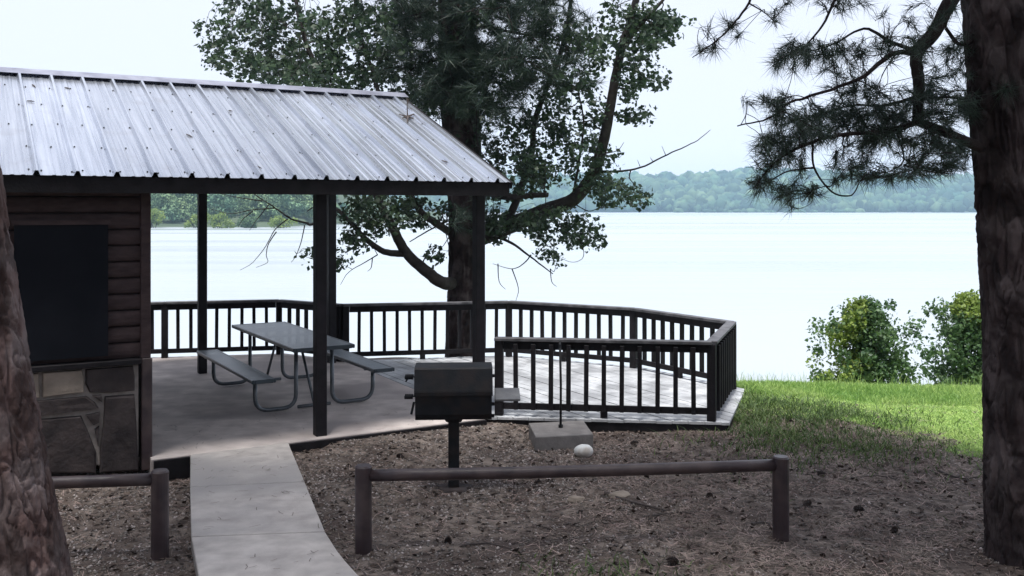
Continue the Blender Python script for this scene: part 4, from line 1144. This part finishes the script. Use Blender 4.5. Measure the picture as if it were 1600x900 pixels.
def weedy(x, y):
    if built(x, y): return False
    d = 1.2*math.exp(-(((x-2.8)/.45)**2+((y-11.3)/1.0)**2)) + .6*math.exp(-(((x-3.3)/.9)**2+((y-9.9)/.8)**2)) + .75*math.exp(-(((x-3.7)/.9)**2+((y-11.3)/.5)**2)) + .25*math.exp(-(((x-.7)/.5)**2+((y-6.45)/.22)**2))
    return random.random() < d*(.5+1.2*max(0, noise.noise((x*2.4, y*2.4, 9))+.2))
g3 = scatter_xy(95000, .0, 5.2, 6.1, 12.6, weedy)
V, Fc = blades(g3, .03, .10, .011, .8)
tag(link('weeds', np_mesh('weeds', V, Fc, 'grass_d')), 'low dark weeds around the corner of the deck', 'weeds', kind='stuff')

def litter_ok(x, y):
    if abs(x) > y*.56+.4 or built(x, y): return False
    return not (lawn(x, y) and random.random() < .9)
def needles_on(xy, lmin, lmax, w):
    x, y = xy; n = len(x); z = np.array([ground_z(a, b) for a, b in zip(x, y)])
    a = rng.uniform(0, 2*np.pi, n); d = np.stack([np.cos(a), np.sin(a), rng.normal(0,.16,n)], 1); s = np.stack([-np.sin(a), np.cos(a), rng.normal(0,.3,n)], 1)*w*.5
    l = rng.uniform(lmin, lmax, n)[:, None]; c = np.stack([x, y, z+rng.uniform(.003,.014,n)], 1)
    bend = s/w*l*rng.normal(0,.5,(n,1))*.35
    p0, p1, p2 = c-d*l*.5, c+bend, c+d*l*.5
    V = np.stack([p0-s, p0+s, p1+s, p1-s, p2+s*.6, p2-s*.6], 1).reshape(-1, 3); o = (np.arange(n)*6)[:, None]
    return V, np.concatenate([o+np.array([[0,1,2,3]]), o+np.array([[3,2,4,5]])])
n1 = scatter_xy(170000, -4.2, 6.6, 5.6, 12.4, lambda x, y: litter_ok(x, y) and random.random() < (.22+.78*sstep(-.3, 2.2, x+.6*noise.noise((x*.8,y*.8,2))*2))*(1 if y < 9 else .6)*(.25+1.3*sstep(-.25,.35,noise.noise((x*1.7,y*1.7,12)))))
V, Fc = needles_on(n1, .05, .15, .0038)
tag(link('pine_litter', np_mesh('pine_litter', V, Fc, 'needle_dry')), 'dry brown pine needles scattered over the soil', 'litter', kind='stuff')
def pebbles(xy, smin, smax):
    x, y = xy; n = len(x); z = np.array([ground_z(a, b) for a, b in zip(x, y)])
    base = np.array([[1,0,0],[.2,.9,0],[-.8,.5,0],[-.6,-.7,0],[.4,-.9,0],[.1,.05,.7],[0,0,-.5]])
    f = np.array([[0,1,5],[1,2,5],[2,3,5],[3,4,5],[4,0,5],[1,0,6],[2,1,6],[3,2,6],[4,3,6],[0,4,6]])
    s = (smin+(smax-smin)*rng.uniform(0,1,n)**2.2)[:, None, None]
    v = base[None]*s*rng.uniform(.6,1.3,(n,7,3)); a = rng.uniform(0,2*np.pi,n); ca, sa = np.cos(a)[:,None], np.sin(a)[:,None]
    vx = v[:,:,0]*ca-v[:,:,1]*sa; vy = v[:,:,0]*sa+v[:,:,1]*ca
    V = np.stack([vx+x[:,None], vy+y[:,None], v[:,:,2]+z[:,None]+.003], 2).reshape(-1,3)
    return V, (np.arange(n)[:,None,None]*7+f[None]).reshape(-1,3)
n2 = scatter_xy(80000, -4.2, 6.0, 5.6, 11.4, lambda x, y: litter_ok(x, y) and random.random() < (1-.75*sstep(.2, 2.4, x))*(.4+.9*max(0,noise.noise((x*.9,y*.9,5))+.35)))
V, Fc = pebbles(n2, .004, .018)
tag(link('gravel', np_mesh('gravel', V, Fc, 'chips')), 'pale gravel and wood chips on the soil by the walkway', 'gravel', kind='stuff')

# leaf litter flakes
n3 = scatter_xy(14000, -4.2, 6.6, 5.6, 12.0, lambda x, y: litter_ok(x, y))
zc = np.array([ground_z(a, b) for a, b in zip(*n3)])
v, f = leaf_cloud(np.stack([n3[0], n3[1], zc+.012], 1), np.full((len(zc),3), .008), 1, .045, 1.8)
tag(link('leaf_litter', np_mesh('leaf_litter', v, f, 'deadleaf')), 'dark fallen leaves over the soil', 'litter', kind='stuff')

# pine cones, sticks, lumps
def cone_mesh():
    m = MB()
    for r in range(7):
        z = .008+r*.010; rr_ = .024*math.sin(math.pi*(.18+.72*r/7))+.004
        for k in range(8):
            a = 2*math.pi*(k+.5*(r % 2))/8; d = Vector((math.cos(a), math.sin(a), 0)); t = Vector((-d.y, d.x, 0))
            b = Vector((0,0,z)); m.add([b+d*rr_*.3-t*.006, b+d*rr_*.3+t*.006, b+d*rr_+t*.004+Zz*.006, b+d*rr_-t*.004+Zz*.006, b+d*rr_*.6+Zz*-.004], [(0,1,2,3),(0,4,1),(1,4,2),(2,4,3),(3,4,0)])
    m.tube([(0,0,0),(0,0,.04),(0,0,.078)], [.008,.011,.004], 6)
    return m.mesh('pine_cone', 'cone')
cm = cone_mesh()
for (px, py, lab) in ((1008,745,'pine cone just under the right half of the long rail'), (846,757,'pine cone under the rail below the white stone'), (700,843,'pine cone near the left post of the long barrier'),
        (1110,772,'pine cone under the rail near its right post'), (1255,793,'pine cone just right of the barrier end post'), (1350,800,'pine cone midway between barrier and right pine'),
        (1435,722,'pine cone near the edge of the lawn'), (1400,830,'pine cone in front of the right pine trunk'), (1060,880,'pine cone at the bottom edge below the long rail'),
        (620,716,'pine cone above the left end of the long rail'), (985,694,'pine cone on the soil right of the white stone'), (1290,745,'pine cone on the slope right of the barrier')):
    p = P(px, py, -.1); o = link('pine_cone', cm, None, (p.x, p.y, ground_z(p.x, p.y)+.018))
    o.rotation_euler = (R(random.uniform(70,110)), 0, random.uniform(0,6.28)); o.scale = [random.uniform(.8,1.15)]*3
    tag(o, 'small dark '+lab, 'pine cone', 'pine cones lying on the soil')
def stick(pts, r, label):
    q = [P(x, y, -.1) for x, y in pts]; q = [Vector((p.x, p.y, ground_z(p.x, p.y)+r*.8+.004)) for p in q]
    s = Skel(); s.limb(q, r, r*.4, 6, 5, .1); o = s.mb.build('fallen_stick', 'twig', None, q[0]); tag(o, label, 'stick', 'sticks lying on the soil')
stick([(945,772),(985,785),(1040,798)], .016, 'long grey stick on the soil below the middle of the long rail')
stick([(1240,796),(1262,793),(1285,795)], .012, 'short dark stick lying right of the barrier end post')
stick([(1175,822),(1195,819),(1212,826)], .014, 'short stick at the foot of the right barrier post')
stick([(1010,806),(1060,800),(1085,804)], .008, 'thin stick on the litter between the two barrier posts')
stick([(1468,740),(1500,752),(1535,748)], .012, 'twiggy stick near the foot of the right pine')
stick([(1330,752),(1370,748),(1400,754)], .009, 'thin twig on the litter between barrier and right pine')
stick([(720,852),(760,848),(800,856)], .008, 'thin twig beneath the left half of the long rail')
def clod(px, py, s, label):
    p = P(px, py, -.1); bm = bmesh.new(); bmesh.ops.create_icosphere(bm, subdivisions=3, radius=1)
    for v in bm.verts:
        k = 1+.35*noise.noise(v.co*1.6+Vector((px,0,0))); v.co = Vector((v.co.x*s*1.5*k, v.co.y*s*k, v.co.z*s*.6*k))
    me = bpy.data.meshes.new('stone'); bm.to_mesh(me); bm.free(); me.materials.append(M['stone_tan']); smooth(me)
    o = link('ground_stone', me, None, (p.x, p.y, ground_z(p.x, p.y)+s*.25)); tag(o, label, 'stone')
clod(900, 781, .05, 'rough grey brown stone on the soil below the long rail')
clod(970, 776, .06, 'low flat pale stone just right of the rough stone below the rail')
clod(1015, 738, .035, 'small brown stone close under the long rail')

def in_paved(x, y): return abs(x) < y*.55 and (inside(walk2, x, y) or (inside(slab2, x, y) and y < 11.5)) and random.random() < (.25+.9*max(0, noise.noise((x*1.3,y*1.3,20))))
n4 = scatter_xy(1300, -4, .2, 5.9, 11.5, in_paved)
def flat_litter(xy, z, lmin, lmax, w):
    x, y = xy; n = len(x); a = rng.uniform(0, 2*np.pi, n); d = np.stack([np.cos(a), np.sin(a), 0*a], 1); s_ = np.stack([-np.sin(a), np.cos(a), 0*a], 1)*w*.5
    l = rng.uniform(lmin, lmax, n)[:, None]; c = np.stack([x, y, z+0*x], 1); b_ = s_/w*l*rng.normal(0,.15,(n,1))
    V = np.stack([c-d*l*.5-s_, c-d*l*.5+s_, c+b_+s_, c+b_-s_, c+d*l*.5+s_, c+d*l*.5-s_], 1).reshape(-1,3); o = (np.arange(n)*6)[:, None]
    return V, np.concatenate([o+np.array([[0,1,2,3]]), o+np.array([[3,2,4,5]])])
V, Fc = flat_litter(n4, .004, .02, .11, .004)
tag(link('paving_litter', np_mesh('paving_litter', V, Fc, 'deadleaf')), 'loose dry needles and bits on the concrete', 'litter', kind='stuff')

# thin dry stems by the grill foot
m = MB()
for (a, b) in (((740,772),(735,738)),((748,770),(752,742)),((780,775),(782,744)),((802,775),(795,740)),((806,776),(806,752))):
    p = P(*a, -.1); q = at(b[0], b[1], p.y); m.tube([Vector((p.x,p.y,ground_z(p.x,p.y))), p.lerp(q,.5)+Vector((.02,0,.05)), q], [.003,.0025,.0015], 5)
o = m.build('dry_weed', 'twig', None, P(770,775,-.1)); tag(o, 'bare thin weed stems right of the grill post', 'weed')

# ------------------------------------------------------------------ debris on the roof
def on_roof(px, py, lift=.012):
    # intersect the view ray with the front roof plane
    p0 = roofpt(0, 0); n = U.cross(roofpt(0,1)-p0).normalized()
    d = Vector(((px-800)/F, 1, -(py-HOR)/F)); c = Vector((0,0,HC)); t = (p0-c).dot(n)/d.dot(n); return c+d*t+n*lift
sp0 = on_roof(637, 186); spr = thing('fallen_pine_sprig', sp0, 'dark upright dead sprig caught on the roof near the ridge end', 'sprig')
MB().tube([sp0, sp0+Vector((-.01,.02,.10)), at(636,152,sp0.y+.05)], [.010,.008,.004], 6).build('stem', 'twig', spr)
for q in ((623,181),(650,179),(636,194),(628,187),(646,188)):
    MB().tube([sp0+Zz*.02, on_roof(*q, .02)], [.016,.006], 6).build('twig', 'twig', spr)
v, f = tufts([at(638,160,sp0.y)[:], at(642,172,sp0.y)[:]], [(.3,0,-1),(.5,0,-.5)], 16, .07, .004, .8)
tag(link('needles', np_mesh('needles', v, f, 'deadleaf', sp0), spr), kind='stuff')
for (px, py, ang, ln, lab) in ((42,159,.15,.11,'dark twig on the metal roof nearest the left edge'), (50,133,.9,.08,'small twig just below the ridge at the far left of the roof'), (101,138,.35,.08,'small twig below the ridge left of the roof middle'),
        (291,211,.6,.11,'dark twig on the middle of the metal roof'), (317,219,1.3,.09,'twig beside the middle rib of the metal roof'), (399,260,.6,.11,'dark twig just above the eave of the metal roof'),
        (430,240,.9,.08,'twig above the eave near the front post'), (357,174,.3,.06,'small twig high on the roof right of the middle'), (690,252,.45,.13,'long bent twig near the right corner of the roof'),
        (738,248,1.0,.12,'twig lying closest to the right eave corner')):
    p = on_roof(px, py, .010); q = on_roof(px+100*ln*math.cos(ang)*1.1, py+100*ln*math.sin(ang)*.8, .012)
    o = MB().tube([p, p.lerp(q,.5)+Zz*.002, q], [.005,.008,.003], 5).build('roof_twig', 'twig', None, p)
    tag(o, lab, 'twig', 'twigs fallen on the metal roof')

# ------------------------------------------------------------------ haze over the lake
hz = bpy.data.materials.new('haze_air'); hz.use_nodes = True; hn = hz.node_tree; hn.nodes.clear()
ho = hn.nodes.new('ShaderNodeOutputMaterial'); hv = hn.nodes.new('ShaderNodeVolumePrincipled')
hv.inputs['Color'].default_value = (.56,.79,1.0,1); hv.inputs['Density'].default_value = .00029; hv.inputs['Anisotropy'].default_value = .1
hn.links.new(hv.outputs[0], ho.inputs['Volume'])
m = MB().box((100, 830, 32), (3700, 1800, 74))
me = m.mesh('haze', None); me.materials.append(hz)
tag(link('haze', me), 'thin bluish haze over the lake', kind='stuff')
